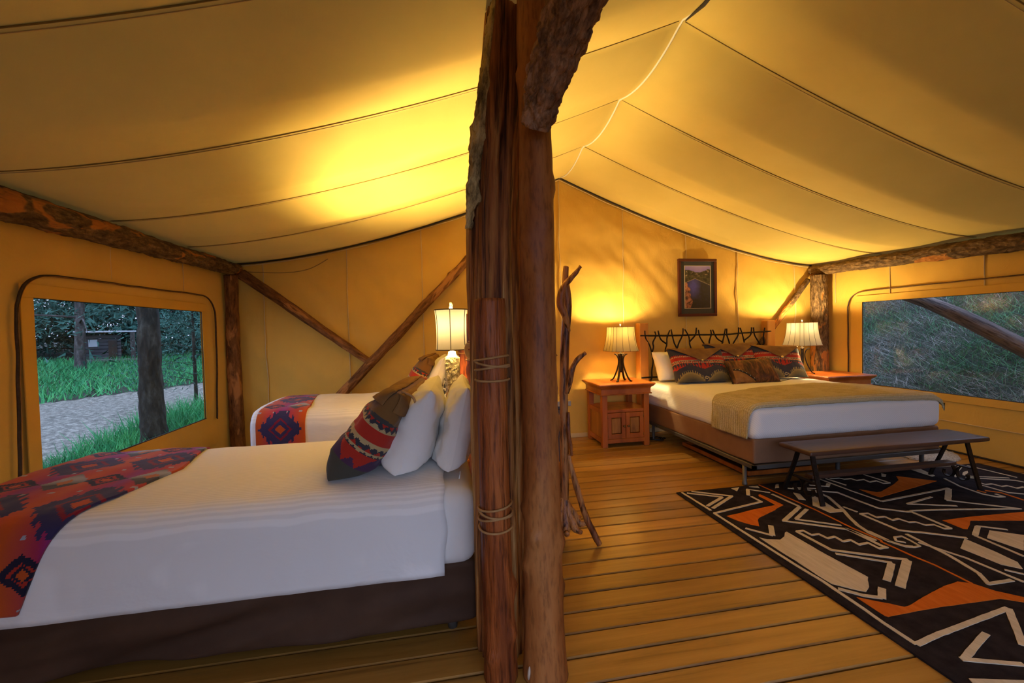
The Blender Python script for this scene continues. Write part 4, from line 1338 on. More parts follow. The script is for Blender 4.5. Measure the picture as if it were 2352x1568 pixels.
M['lamp_stone'] = mat_noise('carved_silver', [(0.3, (0.05, 0.045, 0.02)), (0.5, (0.30, 0.28, 0.17)), (0.7, (0.62, 0.6, 0.45))], 40, rough=0.4, metal=0.35, bump=1.0, bscale=55, bdist=0.02, spec=0.6)
tl = empty('table_lamp')
tag(tl, 'table lamp with pale drum shade on a carved stone-like column', 'lamp')
def carved_column():
    n, hz = 14, 60
    V, F = [], []
    ring = []
    hw = 0.052
    for side in range(4):
        for k in range(n):
            t = -1 + 2 * k / n
            q = {0: (t, -1), 1: (1, t), 2: (-t, 1), 3: (-1, -t)}[side]
            l = (abs(q[0]) ** 8 + abs(q[1]) ** 8) ** (1 / 8)
            ring.append((q[0] / l * hw, q[1] / l * hw))
    N = len(ring)
    for j in range(hz + 1):
        z = 0.02 + 0.375 * j / hz
        for (x, y) in ring:
            d = noise.fractal(Vector((x * 55, y * 55, z * 38)), 0.7, 2.0, 3)
            s = 1 + 0.10 * d
            V.append((x * s, y * s, z))
    for j in range(hz):
        for k in range(N):
            k2 = (k + 1) % N
            F.append((j * N + k, j * N + k2, (j + 1) * N + k2, (j + 1) * N + k))
    F.append(tuple(range(N - 1, -1, -1))); F.append(tuple(hz * N + k for k in range(N)))
    return mesh_obj('carved_column', V, F, M['lamp_stone'], tl)
carved_column()
MB().box(-0.062, 0.062, -0.062, 0.062, 0.0, 0.022, 0.004).build('base', M['lamp_stone'], tl)
MB().lathe([(0.05, 0.39), (0.05, 0.402), (0.034, 0.408), (0.034, 0.418), (0.028, 0.424), (0.028, 0.436), (0.012, 0.442), (0.010, 0.47)], 24).build('neck', M['silver'], tl, True)
Z0, Z1 = 0.452, 0.745
def drum(z0, z1, r0, rm, r1, n=8, m=10):
    V, F = [], []
    seg = 48
    for j in range(m + 1):
        t = j / m
        r = r0 + (r1 - r0) * t - (((r0 + r1) / 2) - rm) * 4 * t * (1 - t)
        for k in range(seg):
            a = 2 * PI * k / seg
            V.append((r * math.cos(a), r * math.sin(a), z0 + (z1 - z0) * t))
    for j in range(m):
        for k in range(seg):
            k2 = (k + 1) % seg
            F.append((j * seg + k, j * seg + k2, (j + 1) * seg + k2, (j + 1) * seg + k))
    return V, F
V, F = drum(Z0, Z1, 0.116, 0.110, 0.121)
sh = mesh_obj('shade', V, F, M['shade_linen'], tl)
for k in range(6):
    a = 2 * PI * k / 6 + 0.42
    pts = []
    for j in range(9):
        t = j / 8
        r = 0.116 + 0.005 * t - (0.1185 - 0.110) * 4 * t * (1 - t) + 0.001
        pts.append((r * math.cos(a), r * math.sin(a), Z0 + (Z1 - Z0) * t))
    MB().tube(pts, 0.0028, 5).build('shade_rib', M['shade_trim'], sh, True)
for z, r in ((Z0, 0.1165), (Z1, 0.1215)):
    MB().tube([(r * math.cos(a), r * math.sin(a), z) for a in np.linspace(0, 2 * PI, 41)], 0.0038, 6, False).build('shade_rim', M['shade_trim'], sh, True)
mb = MB()
for a in (0, 2 * PI / 3, 4 * PI / 3):
    mb.tube([(0, 0, Z1 - 0.02), (0.121 * math.cos(a), 0.121 * math.sin(a), Z1 - 0.003)], 0.0018, 5)
mb.build('spider', M['brass'], sh, True)
V, F = tube_geo([(0, 0, Z1 - 0.025), (0, 0, Z1 + 0.005), (0.001, 0, Z1 + 0.02), (0.002, 0, Z1 + 0.035), (-0.001, 0, Z1 + 0.05), (-0.003, 0, Z1 + 0.056)], [0.006, 0.012, 0.013, 0.012, 0.010, 0.004], 10)
V = [Vector(q) + 0.004 * noise.noise_vector(Vector(q) * 90) for q in V]
mesh_obj('finial', V, F, M['lamp_stone'], tl)
MB().lathe([(0.008, 0.50), (0.02, 0.53), (0.028, 0.565), (0.02, 0.60), (0.004, 0.61)], 16).build('bulb', mat_plain('bulb_glass', (0.9, 0.85, 0.7), 0.3), tl, True)
point_light('bulb_light', (0, 0, 0.645), TWIN_LAMP_W, tl)
tl.location = (0.100, 3.15, 0.73)

# ================================================================== KING BED
KX0, KX1, KY0, KY1 = 2.43, 4.27, 2.93, 4.70
kb = empty('king_bed', (3.35, 3.8, 0))
tag(kb, 'large bed with white striped linen, brown base and iron twig headboard', 'bed')
V, F = rounded_box(KX0 + 0.01, KX1 - 0.01, KY0 + 0.01, KY1, 0.198, 0.405, 0.02, (30, 30, 6), 4, 0, 0.010, (3, 3, 2), 4)
mesh_obj('box_spring', V, F, M['boxspring'], kb)
V, F = rounded_box(KX0 - 0.006, KX1 + 0.006, KY0 - 0.006, KY1 + 0.02, 0.388, 0.665, 0.075, (44, 44, 8), 6, 0.02, 0.006, (5, 5, 3), 5)
mesh_obj('mattress', V, F, M['linen_x'], kb)
mb = MB()
mb.box(KX0 + 0.0, KX1, KY0, KY0 + 0.03, 0.165, 0.2, 0.003)
mb.box(KX0 + 0.0, KX0 + 0.03, KY0, KY1, 0.165, 0.2, 0.003)
mb.box(KX1 - 0.03, KX1, KY0, KY1, 0.165, 0.2, 0.003)
mb.box(KX0 + 0.0, KX1, KY1 - 0.03, KY1, 0.165, 0.2, 0.003)
mb.build('bed_frame', M['frame_grey'], kb)
for lx, ly in ((KX0 + 0.02, 3.06), (KX1 - 0.04, 3.06), (KX0 + 0.02, 4.55), (KX1 - 0.04, 4.55), (3.35, 3.06)):
    MB().lathe([(0.019, 0.0), (0.021, 0.004), (0.021, 0.02), (0.017, 0.024), (0.017, 0.17)], 14, lx, ly).build('leg', M['frame_grey'], kb, True)
for px in (2.458, 4.213):
    o = MB().box(px - 0.058, px + 0.058, 4.755, 4.865, 0.0, 1.36, 0.008).build('headboard_post', M['pine_post'], kb)
# iron twigs between the posts
for n_, poly in enumerate(IRON):
    pts = smooth_path([(q[0], 4.762 + 0.006 * math.sin(q[0] * 30), q[1]) for q in poly], 6)
    rail = n_ in (0, len(IRON) - 1)
    r0 = 0.0105 if rail else 0.0095
    rad = [r0 * (1.0 if rail else (1.08 - 0.25 * (1 - i / (len(pts) - 1)))) for i in range(len(pts))]
    V, F = tube_geo(pts, rad, 8)
    V = [Vector(q) + 0.0016 * noise.noise_vector(Vector(q) * 45) for q in V]
    mesh_obj('iron_rail' if rail else 'iron_twig', V, F, M['metal_dark'], kb)

path = [(q, z) for q, z in bed_path(KX0, KX1, 0.398, 0.665, 0.075, 0.022, 0.012, 0.65)]
throw = drape('knit_throw', path, lambda t: interp([0, 0.09, 0.14, 0.5, 1], [2.985, 2.955, 2.935, 2.930, 2.925], t), lambda t: interp([0, 0.08, 0.14, 0.4, 0.7, 1], [3.43, 3.41, 3.46, 3.62, 3.70, 3.62], t), 40, M['knit'], None, 'y', 0.016, 0.007, 14, None, 0.007, 7.0, 0.0, lambda a: 0.0 if a > KY0 + 0.07 else 0.075 - math.sqrt(max(0.0, 0.075 ** 2 - min(0.075, KY0 + 0.07 - a) ** 2)))
tag(throw, 'cream knitted throw spread over the foot of the large bed', 'throw')

GK = 'pillows on the large bed'
pillow_thing('white_pillow', (2.80, 4.56, 0.83), (1, 0.02, 0), (0, 0.42, 0.9), 0.62, 0.40, 0.20, 41, M['linen_plain'], None, 'white pillow behind the left patterned pillow on the large bed', GK, zmin=0.684)
pillow_thing('white_pillow', (3.88, 4.58, 0.82), (1, 0.0, 0), (0, 0.42, 0.9), 0.62, 0.38, 0.18, 43, M['linen_plain'], None, 'white pillow behind the right patterned pillow on the large bed', GK, zmin=0.684)
def concho(root, u, v, w, h, t, seed):
    p_ = pillow_pt(u, v, w, h, t, -1, seed, 0.012, 0.06, 0.15, 0.016)
    o = MB().lathe([(0.001, -0.004), (0.016, -0.002), (0.017, 0.001), (0.010, 0.005), (0.001, 0.007)], 16).build('concho_button', M['concho'], None, True)
    o.rotation_euler = (PI / 2, 0, 0)
    o.location = p_
    o.parent = root
KP = [((2.89, 4.315, 0.845), (1, -0.05, -0.02), (-0.10, 0.50, 0.86), 47, 'left patterned pillow with brown flap and round button on the large bed', 0.66, 0.46, 0.0),
      ((3.43, 4.44, 0.87), (1, -0.02, 0.0), (0.05, 0.42, 0.9), 53, 'middle patterned pillow with wide brown flap behind the cowhide pillow', 0.66, 0.48, 0.0),
      ((3.92, 4.33, 0.845), (1, -0.12, -0.06), (-0.22, 0.5, 0.84), 59, 'right patterned pillow with drooping brown flap beside the bedside lamp', 0.60, 0.46, 0.0)]
for c, W_, H_, sd, lab, ww, hh, _ in KP:
    p = pillow_thing('patterned_pillow', c, W_, H_, ww, hh, 0.17, sd, M['weave_soft'], pat_king, lab, GK, n=96, zmin=0.684)
    add_flap(p, ww, hh, 0.17, sd, 0.06, 0.84, M['suede'], over=0.02, lift=0.008)
    concho(p, 0.0, 0.17, ww, hh, 0.17, sd)
ch = pillow_thing('cowhide_pillow', (3.385, 4.10, 0.795), (1, -0.05, 0.04), (0.06, 0.5, 0.86), 0.56, 0.30, 0.13, 61, M['hide'], None, 'small brindle cowhide pillow with black fringe and studded strip', GK)
V, F = [], []
for k in range(20):                           # tan lower-left panel bounded by the studded strip
    t = k / 19
    u = -0.93 + 0.93 * t * 0.85
    top = 0.12 - 1.0 * t ** 1.7
    for j in range(6):
        v = -0.97 + (max(top, -0.96) + 0.97) * j / 5
        V.append(pillow_pt(u, v, 0.56, 0.30, 0.13, -1, 61, 0.012, 0.06, 0.15, 0.004))
for i in range(19):
    for j in range(5):
        F.append((i * 6 + j, (i + 1) * 6 + j, (i + 1) * 6 + j + 1, i * 6 + j + 1))
local_part(mesh_obj('tan_panel', V, F, M['hide_edge']), ch)
edge = []
for k in range(20):
    t = k / 19
    edge.append(pillow_pt(-0.93 + 0.93 * t * 0.85, max(0.12 - 1.0 * t ** 1.7, -0.96), 0.56, 0.30, 0.13, -1, 61, 0.012, 0.06, 0.15, 0.008))
local_part(MB().tube(edge, 0.008, 6).build('studded_strip', M['black_leather'], None, True), ch)
for k in range(2, 19, 3):
    q = edge[k] + Vector((0, -0.008, 0))
    o = MB().lathe([(0.0005, -0.004), (0.004, -0.002), (0.0042, 0.002), (0.0005, 0.004)], 8).build('stud', M['silver'], None, True)
    o.location = q
    o.parent = ch
for k in range(12):                           # fringe hanging at the left side
    v = 0.92 - k * 0.15
    p0 = Vector((-0.275, 0.0, v * 0.145))
    pts = [p0, p0 + Vector((-0.015, -0.015, -0.012)), p0 + Vector((-0.022 + 0.008 * math.sin(k * 2.1), -0.03, -0.05)), p0 + Vector((-0.02 + 0.012 * math.sin(k), -0.035, -0.085))]
    pts = [Vector((q.x, q.y, max(q.z, -0.150))) for q in pts]
    local_part(MB().tube(pts, [0.004, 0.004, 0.003, 0.002], 5).build('fringe', M['black_leather'], None, True), ch)
local_part(MB().tube([(0.27, -0.01, -0.142), (0.31, -0.05, -0.148), (0.345, -0.09, -0.150)], [0.004, 0.003, 0.002], 5).build('fringe', M['black_leather'], None, True), ch)
# ================================================================== NIGHTSTANDS
def nightstand():
    r = empty('nightstand')
    W2, D2 = 0.275, 0.235           # half body width / depth
    mb = MB()
    mb.box(-W2 - 0.055, W2 + 0.055, -D2 - 0.05, D2 + 0.03, 0.678, 0.70, 0.006)
    mb.build('top', M['ns_wood'], r)
    mb = MB()
    prof = [(0.045, 0.678), (0.034, 0.664), (0.02, 0.655), (0.012, 0.640), (0.012, 0.588)]
    for (o0, z0), (o1, z1) in zip(prof[:-1], prof[1:]):
        v = []
        for o_, z_ in ((o0, z0), (o1, z1)):
            v += [(-W2 - o_, -D2 - o_, z_), (W2 + o_, -D2 - o_, z_), (W2 + o_, D2 + o_ * 0.5, z_), (-W2 - o_, D2 + o_ * 0.5, z_)]
        mb.add(v, [(0, 1, 5, 4), (1, 2, 6, 5), (2, 3, 7, 6), (3, 0, 4, 7)])
    mb.add([(-W2 - 0.012, -D2 - 0.012, 0.588), (W2 + 0.012, -D2 - 0.012, 0.588), (W2 + 0.012, D2 + 0.006, 0.588), (-W2 - 0.012, D2 + 0.006, 0.588)], [(3, 2, 1, 0)])
    mb.build('crown_moulding', M['ns_wood'], r)
    MB().box(-W2 - 0.024, W2 + 0.024, -D2 - 0.024, D2 + 0.012, 0.578, 0.592, 0.004).build('bead', M['ns_wood'], r)
    for sx in (-1, 1):
        for sy in (-1, 1):
            x0, x1 = sorted((sx * W2, sx * (W2 - 0.062)))
            y0, y1 = sorted((sy * D2, sy * (D2 - 0.062)))
            MB().box(x0, x1, y0, y1, 0.0, 0.582, 0.004).build('leg', M['ns_wood'], r)
    MB().box(-W2 + 0.01, W2 - 0.01, -D2 + 0.012, D2 - 0.01, 0.382, 0.415, 0.003).build('shelf', M['ns_wood'], r)
    MB().box(-W2 + 0.06, W2 - 0.06, -D2 + 0.006, -D2 + 0.03, 0.045, 0.09, 0.003).build('bottom_rail', M['ns_wood'], r)
    for sx in (-1, 1):
        x0, x1 = sorted((sx * (W2 - 0.012), sx * (W2 - 0.028)))
        MB().box(x0, x1, -D2 + 0.05, D2 - 0.05, 0.09, 0.39).build('side_panel', M['ns_panel'], r)
        x0, x1 = sorted((sx * (W2 - 0.004), sx * (W2 - 0.03)))
        MB().box(x0, x1, -D2 + 0.05, D2 - 0.05, 0.045, 0.10, 0.002).box(x0, x1, -D2 + 0.05, D2 - 0.05, 0.37, 0.415, 0.002).build('side_rail', M['ns_wood'], r)
    MB().box(-W2 + 0.03, W2 - 0.03, D2 - 0.03, D2 - 0.018, 0.06, 0.39).build('back_panel', M['ns_panel'], r)
    MB().box(-W2 + 0.03, W2 - 0.03, -D2 + 0.03, D2 - 0.03, 0.06, 0.075).build('floor_panel', M['ns_panel'], r)
    for sx in (-1, 1):
        xi, xo = sx * 0.003, sx * (W2 - 0.064)
        x0, x1 = sorted((xi, xo))
        yf = -D2 + 0.010
        mb = MB()
        st = 0.046
        mb.box(x0, x0 + st, yf, yf + 0.02, 0.092, 0.378, 0.002)
        mb.box(x1 - st, x1, yf, yf + 0.02, 0.092, 0.378, 0.002)
        mb.box(x0 + st, x1 - st, yf, yf + 0.02, 0.092, 0.145, 0.002)
        mb.box(x0 + st, x1 - st, yf, yf + 0.02, 0.325, 0.378, 0.002)
        d = mb.build('door', M['ns_wood'], r)
        MB().box(x0 + st + 0.006, x1 - st - 0.006, yf + 0.004, yf + 0.016, 0.151, 0.319, 0.005).build('door_panel', M['ns_panel'], d)
        kx = sx * 0.024
        k = MB().lathe([(0.005, 0), (0.005, 0.012), (0.011, 0.016), (0.013, 0.022), (0.009, 0.028), (0.002, 0.03)], 14).build('knob', M['brass'], None, True)
        k.rotation_euler = (PI / 2, 0, 0)
        k.location = (kx, yf, 0.232)
        k.parent = d
        for hz in (0.13, 0.335):
            MB().lathe([(0.004, hz - 0.016), (0.004, hz + 0.016)], 8, xo, yf - 0.002).build('hinge', M['brass'], d, True)
    return r
ns = nightstand()
ns2 = copy_tree(ns)
ns.location = (2.012, 4.565, 0)
tag(ns, 'cherry wood nightstand with two small doors left of the large bed', 'nightstand', 'nightstands beside the large bed')
ns2.location = (4.61, 4.53, 0)
ns2.name = 'nightstand'
tag(ns2, 'cherry wood nightstand mostly hidden behind the right side of large bed', 'nightstand', 'nightstands beside the large bed')
ns2.location = (4.655, 4.345, 0)

# ================================================================== BEDSIDE LAMPS
def iron_lamp():
    r = empty('bedside_lamp')
    for k in range(4):
        a = k * PI / 2 + PI / 4
        ca, sa = math.cos(a), math.sin(a)
        prof = [(0.128, 0.004), (0.118, 0.006), (0.098, 0.018), (0.078, 0.05), (0.052, 0.11), (0.034, 0.17), (0.026, 0.22), (0.030, 0.26), (0.044, 0.29), (0.060, 0.305), (0.074, 0.308)]
        pts = smooth_path([(q * ca, q * sa, z) for q, z in prof], 3)
        V, F = [], []
        w_, t_ = 0.011, 0.0055
        n = len(pts)
        for i, p in enumerate(pts):
            T = (pts[min(i + 1, n - 1)] - pts[max(i - 1, 0)]).normalized()
            S = Vector((-sa, ca, 0))
            N = T.cross(S)
            for s1, s2 in ((-1, -1), (1, -1), (1, 1), (-1, 1)):
                V.append(p + S * w_ * s1 + N * t_ * s2)
        for i in range(n - 1):
            for q in range(4):
                F.append((i * 4 + q, i * 4 + (q + 1) % 4, (i + 1) * 4 + (q + 1) % 4, (i + 1) * 4 + q))
        F += [(3, 2, 1, 0), tuple((n - 1) * 4 + q for q in range(4))]
        mesh_obj('curved_leg', V, F, M['metal_dark'], r, False)
    MB().lathe([(0.012, 0.10), (0.016, 0.14), (0.016, 0.30), (0.026, 0.306), (0.026, 0.314), (0.010, 0.32), (0.009, 0.44), (0.014, 0.445), (0.014, 0.47), (0.006, 0.475), (0.004, 0.62)], 16).build('stem', M['metal_dark'], r, True)
    # bell shade with four curved sides and cut corners
    z0, z1 = 0.345, 0.620
    def ring(hw, cut):
        p = []
        pts = [(-hw + cut, -hw), (hw - cut, -hw), (hw, -hw + cut), (hw, hw - cut), (hw - cut, hw), (-hw + cut, hw), (-hw, hw - cut), (-hw, -hw + cut)]
        for i in range(8):
            a, b = pts[i], pts[(i + 1) % 8]
            m = 8 if i % 2 == 0 else 2
            for k in range(m):
                p.append((a[0] + (b[0] - a[0]) * k / m, a[1] + (b[1] - a[1]) * k / m))
        return p
    def half(t):
        return 0.160 - 0.037 * (1 - (1 - t) ** 2.1)
    V, F = [], []
    m = 12
    for j in range(m + 1):
        t = j / m
        h = half(t)
        rg = ring(h, h * 0.2)
        N = len(rg)
        V += [(x, y, z0 + (z1 - z0) * t) for x, y in rg]
    for j in range(m):
        for k in range(N):
            k2 = (k + 1) % N
            F.append((j * N + k, j * N + k2, (j + 1) * N + k2, (j + 1) * N + k))
    sh = mesh_obj('shade', V, F, M['shade_hide'], r, False)
    for side in range(4):
        c, s_ = math.cos(side * PI / 2), math.sin(side * PI / 2)
        for u in (-0.8, -0.27, 0.27, 0.8):
            pts = []
            for j in range(m + 1):
                t = j / m
                h = half(t) + 0.0012
                x, y = h * u, -h
                pts.append((x * c - y * s_, x * s_ + y * c, z0 + (z1 - z0) * t))
            MB().tube(pts, 0.0016, 5).build('shade_seam', M['shade_trim'], sh, True)
    for t in (0.0, 1.0):
        h = half(t)
        rg = ring(h, h * 0.2)
        MB().tube([(x, y, z0 + (z1 - z0) * t) for x, y in rg + rg[:1]], 0.0028, 5, False).build('shade_rim', M['hide_edge'], sh, True)
    mb = MB()
    for k in range(4):
        a = k * PI / 2 + PI / 4
        mb.tube([(0, 0, z1 - 0.012), (0.155 * math.cos(a), 0.155 * math.sin(a), z1 - 0.003)], 0.0018, 5)
    mb.build('spider', M['brass'], sh, True)
    mb = MB().tube([(0, 0, z1 - 0.015), (0, 0, z1 + 0.018)], 0.004, 8)
    mb.tube([(0, 0, z1 + 0.015), (-0.009, 0, z1 + 0.045)], [0.004, 0.003], 6).tube([(0, 0, z1 + 0.015), (0.009, 0, z1 + 0.045)], [0.004, 0.003], 6)
    mb.build('finial', M['silver'], r, True)
    MB().lathe([(0.010, 0.47), (0.02, 0.49), (0.029, 0.52), (0.021, 0.55), (0.004, 0.562)], 16).build('bulb', bpy.data.materials['bulb_glass'], r, True)
    return r
lamp1 = iron_lamp()
lamp2 = copy_tree(lamp1)
for ch_ in lamp2.children:
    if ch_.name.startswith('shade'):
        ch_.data = ch_.data.copy()
        ch_.data.materials[0] = M['shade_pale']
for l_, loc, lab in ((lamp1, (2.06, 4.55, 0.70), 'left bedside lamp with amber shade on curved iron legs'), (lamp2, (4.375, 4.46, 0.70), 'right bedside lamp with pale shade on curved iron legs by the thick post')):
    l_.location = loc
    tag(l_, lab, 'lamp', 'iron lamps beside the large bed')
    point_light('bulb_light', (0, 0, 0.575), KING_LAMP_W, l_)

# ================================================================== PICTURE
pic = empty('framed_picture', (3.237, YB - 0.03, 1.79))
tag(pic, 'framed river landscape photograph hanging above the large bed', 'picture')
PX0, PX1, PZ0, PZ1 = 2.972, 3.502, 1.43, 2.153
yf = 4.855
for a, b, c, d in ((PX0, PX1, PZ1 - 0.035, PZ1), (PX0, PX1, PZ0, PZ0 + 0.035), (PX0, PX0 + 0.035, PZ0 + 0.035, PZ1 - 0.035), (PX1 - 0.035, PX1, PZ0 + 0.035, PZ1 - 0.035)):
    MB().box(a, b, yf - 0.022, yf + 0.012, c, d, 0.004).build('frame_rail', mat_plain('mahogany', (0.085, 0.016, 0.008), 0.35) if 'mahogany' not in bpy.data.materials else bpy.data.materials['mahogany'], pic)
MB().box(PX0 + 0.03, PX1 - 0.03, yf - 0.006, yf + 0.006, PZ0 + 0.03, PZ1 - 0.03).build('mat_board', mat_plain('mat_board', (0.05, 0.05, 0.042), 0.9), pic)
QX0, QX1, QZ0, QZ1 = PX0 + 0.092, PX1 - 0.088, PZ0 + 0.105, PZ1 - 0.092
fl = MB()
for a, b, c, d in ((QX0 - 0.008, QX1 + 0.008, QZ1, QZ1 + 0.006), (QX0 - 0.008, QX1 + 0.008, QZ0 - 0.006, QZ0), (QX0 - 0.008, QX0, QZ0, QZ1), (QX1, QX1 + 0.008, QZ0, QZ1)):
    fl.box(a, b, yf - 0.009, yf - 0.004, c, d)
fl.build('fillet', mat_plain('fillet', (0.5, 0.4, 0.26), 0.6), pic)
nu, nv = 70, 110
V = [(QX0 + (QX1 - QX0) * i / nu, yf - 0.0075, QZ0 + (QZ1 - QZ0) * j / nv) for i in range(nu + 1) for j in range(nv + 1)]
Cc = []
def river(u, v):
    n = noise.fractal(Vector((u * 9, v * 14, 3)), 0.7, 2.0, 4)
    hill = 0.885 + 0.03 * math.sin(u * 7 + 1) + 0.03 * noise.noise(Vector((u * 6, 0, 1)))
    if v > hill: return mixc((0.22, 0.16, 0.44), (0.36, 0.28, 0.52), (v - hill) * 6)
    bank = 0.70 - 0.16 * max(0, (u - 0.40) / 0.6) if u > 0.40 else 0.70 - 0.10 * (0.40 - u) / 0.40
    if v > bank + 0.012:
        c = mixc((0.030, 0.025, 0.012), (0.085, 0.065, 0.025), n * 0.9 + 0.45)
        return mixc(c, (0.3, 0.2, 0.14), 1 if n > 0.42 and v > 0.76 else 0)
    if v > bank - 0.004: return (0.22, 0.16, 0.10)
    rock = 0.30 - 0.55 * abs(v - 0.16) + 0.06 * noise.noise(Vector((v * 14, 2, 2)))
    rock2 = 0.22 - 0.9 * abs(v - 0.43) + 0.03 * noise.noise(Vector((v * 18, 5, 2)))
    if u < max(rock, rock2, 0.03): return mixc((0.06, 0.03, 0.02), (0.42, 0.16, 0.08), 0.5 + n)
    blue = max(0, 1 - abs(u - 0.33) * 3.2) * max(0, 1 - abs(v - 0.52) * 3)
    return mixc((0.035, 0.026, 0.018), (0.07, 0.06, 0.26), blue * 1.4 + n * 0.1)
for i in range(nu):
    for j in range(nv):
        Cc.append(river((i + 0.5) / nu, (j + 0.5) / nv))
prn = mat_weave('photo_print', 0.45, 0.0)
mesh_obj('print', V, grid_faces(nu + 1, nv + 1), prn, pic, False, Cc)

# ================================================================== RUG
RX0, RX1, RY0, RY1 = 1.812, 4.80, 0.45, 3.018
rug = empty('area_rug', ((RX0 + RX1) / 2, (RY0 + RY1) / 2, 0))
tag(rug, 'black area rug with cream lines and orange shapes in front of the bench', 'rug')
A = np.linspace(RX0, RX1, 30); B = np.linspace(RY0, RY1, 26)
V = [(a + 0.003 * noise.noise(Vector((a, b * 3, 0))), b, 0.0095) for a in A for b in B]
pile = mesh_obj('pile', V, grid_faces(30, 26), M['rug'], rug, False)
md = pile.modifiers.new('thick', 'SOLIDIFY'); md.thickness = 0.009; md.offset = -1
def ragged(p, k):
    q = noise.noise(Vector((p.x * 60, p.y * 60, k)))
    return q * 0.0022
def stroke(pts, w_, zo=0.0):
    """ragged yarn-edged strip: one run for each straight piece, round joints"""
    w_ = w_ * (0.66 if w_ < 0.04 else 0.52)
    P = [Vector((q[0], q[1], 0)) for q in pts]
    V, F = [], []
    def slab(ring, dz=0.0):
        b = len(V)
        n = len(ring)
        for z in (0.0085, 0.0122 + zo + dz):
            V.extend((q.x, q.y, z) for q in ring)
        F.append(tuple(b + n + i for i in range(n)))
        for i in range(n):
            k = (i + 1) % n
            F.append((b + i, b + k, b + n + k, b + n + i))
    for si, (a, b) in enumerate(zip(P[:-1], P[1:])):
        t = (b - a).normalized()
        n = Vector((-t.y, t.x, 0))
        m = max(2, int((b - a).length / 0.03))
        D = [a.lerp(b, i / m) for i in range(m + 1)]
        R_ = [q - n * (w_ / 2 + ragged(q, 2)) for q in D]
        L = [q + n * (w_ / 2 + ragged(q, 1)) for q in D]
        for i in range(m):
            slab([R_[i], R_[i + 1], L[i + 1], L[i]], (si % 2) * 0.00006)
    for q in P[1:-1]:
        slab([q + Vector((math.cos(k * PI / 4), math.sin(k * PI / 4), 0)) * w_ * 0.5 for k in range(8)], 0.00012)
    return V, F
for n_, (c, w_, pts) in enumerate(RUG_STROKES):
    V, F = stroke(pts, w_, 0.00002 * n_)
    if c == 'o': V = [(q[0], q[1], q[2] + 0.0003) for q in V]
    mesh_obj('line_motif', V, F, M['rug_cream' if c == 'c' else 'rug_orange'], rug, False)
for n_, (c, pts) in enumerate(RUG_SHAPES):
    P = []
    for a, b in zip(pts, pts[1:] + pts[:1]):
        a, b = Vector((a[0], a[1], 0)), Vector((b[0], b[1], 0))
        m = max(1, int((b - a).length / 0.025))
        for i in range(m):
            q = a.lerp(b, i / m)
            P.append((q.x + ragged(q, 3), q.y + ragged(q, 4)))
    bm = bmesh.new()
    vs_ = [bm.verts.new((q[0], q[1], 0.0120)) for q in P]
    f_ = bm.faces.new(vs_)
    if f_.normal.z < 0: f_.normal_flip()
    bm.normal_update()
    if bm.faces[:][0].normal.z < 0: bmesh.ops.reverse_faces(bm, faces=bm.faces[:])
    bmesh.ops.triangulate(bm, faces=bm.faces[:])
    r_ = bmesh.ops.extrude_face_region(bm, geom=bm.faces[:])
    for q in [g for g in r_['geom'] if isinstance(g, bmesh.types.BMVert)]:
        q.co.z = 0.0086
    me = bpy.data.meshes.new('shape_motif')
    bm.to_mesh(me); bm.free()
    me.materials.append(M['rug_cream' if c == 'c' else 'rug_orange'])
    put(bpy.data.objects.new('shape_motif', me), rug)

# ================================================================== BENCH
bn = empty('bench', (3.36, 2.70, 0))
tag(bn, 'low dark wooden bench with black iron scroll legs at the foot of the bed', 'bench')
BZ = 0.0122
BX0, BX1, BY0, BY1, BT = 2.565, 4.17, 2.545, 2.835, 0.405
V, F = rounded_box(BX0, BX1, BY0, BY1, BT - 0.034, BT, 0.012, (30, 8, 2), 4, 0, 0.002, (3, 8, 8), 2)
mesh_obj('seat_board', V, F, M['bench_wood'], bn)
for px in (BX0 + 0.05, BX0 + 0.05, BX1 - 0.05):
    pass
for (px, py) in ((BX0 + 0.045, BY0 + 0.05), (BX0 + 0.05, BY1 - 0.06), (BX1 - 0.05, BY0 + 0.05), (BX1 - 0.05, BY1 - 0.06)):
    MB().box(px - 0.014, px + 0.014, py - 0.007, py + 0.007, BT - 0.002, BT + 0.0015, 0.001).build('peg', M['dark_wood'], bn)
V, F = rounded_box(2.70, 4.03, 2.665, 2.735, 0.158, 0.188, 0.008, (20, 4, 2), 3, 0, 0.001, (3, 8, 8), 3)
mesh_obj('stretcher_board', V, F, M['bench_wood'], bn)
def flat_bar(pts, w_, t_, side=Vector((1, 0, 0))):
    V, F = [], []
    n = len(pts)
    for i, p_ in enumerate(pts):
        T = (pts[min(i + 1, n - 1)] - pts[max(i - 1, 0)]).normalized()
        S = (side - T * side.dot(T)).normalized()
        N = T.cross(S)
        for a, b in ((-1, -1), (1, -1), (1, 1), (-1, 1)):
            V.append(p_ + S * w_ * a + N * t_ * b)
    for i in range(n - 1):
        for q in range(4):
            F.append((i * 4 + q, i * 4 + (q + 1) % 4, (i + 1) * 4 + (q + 1) % 4, (i + 1) * 4 + q))
    F += [(3, 2, 1, 0), tuple((n - 1) * 4 + q for q in range(4))]
    return V, F
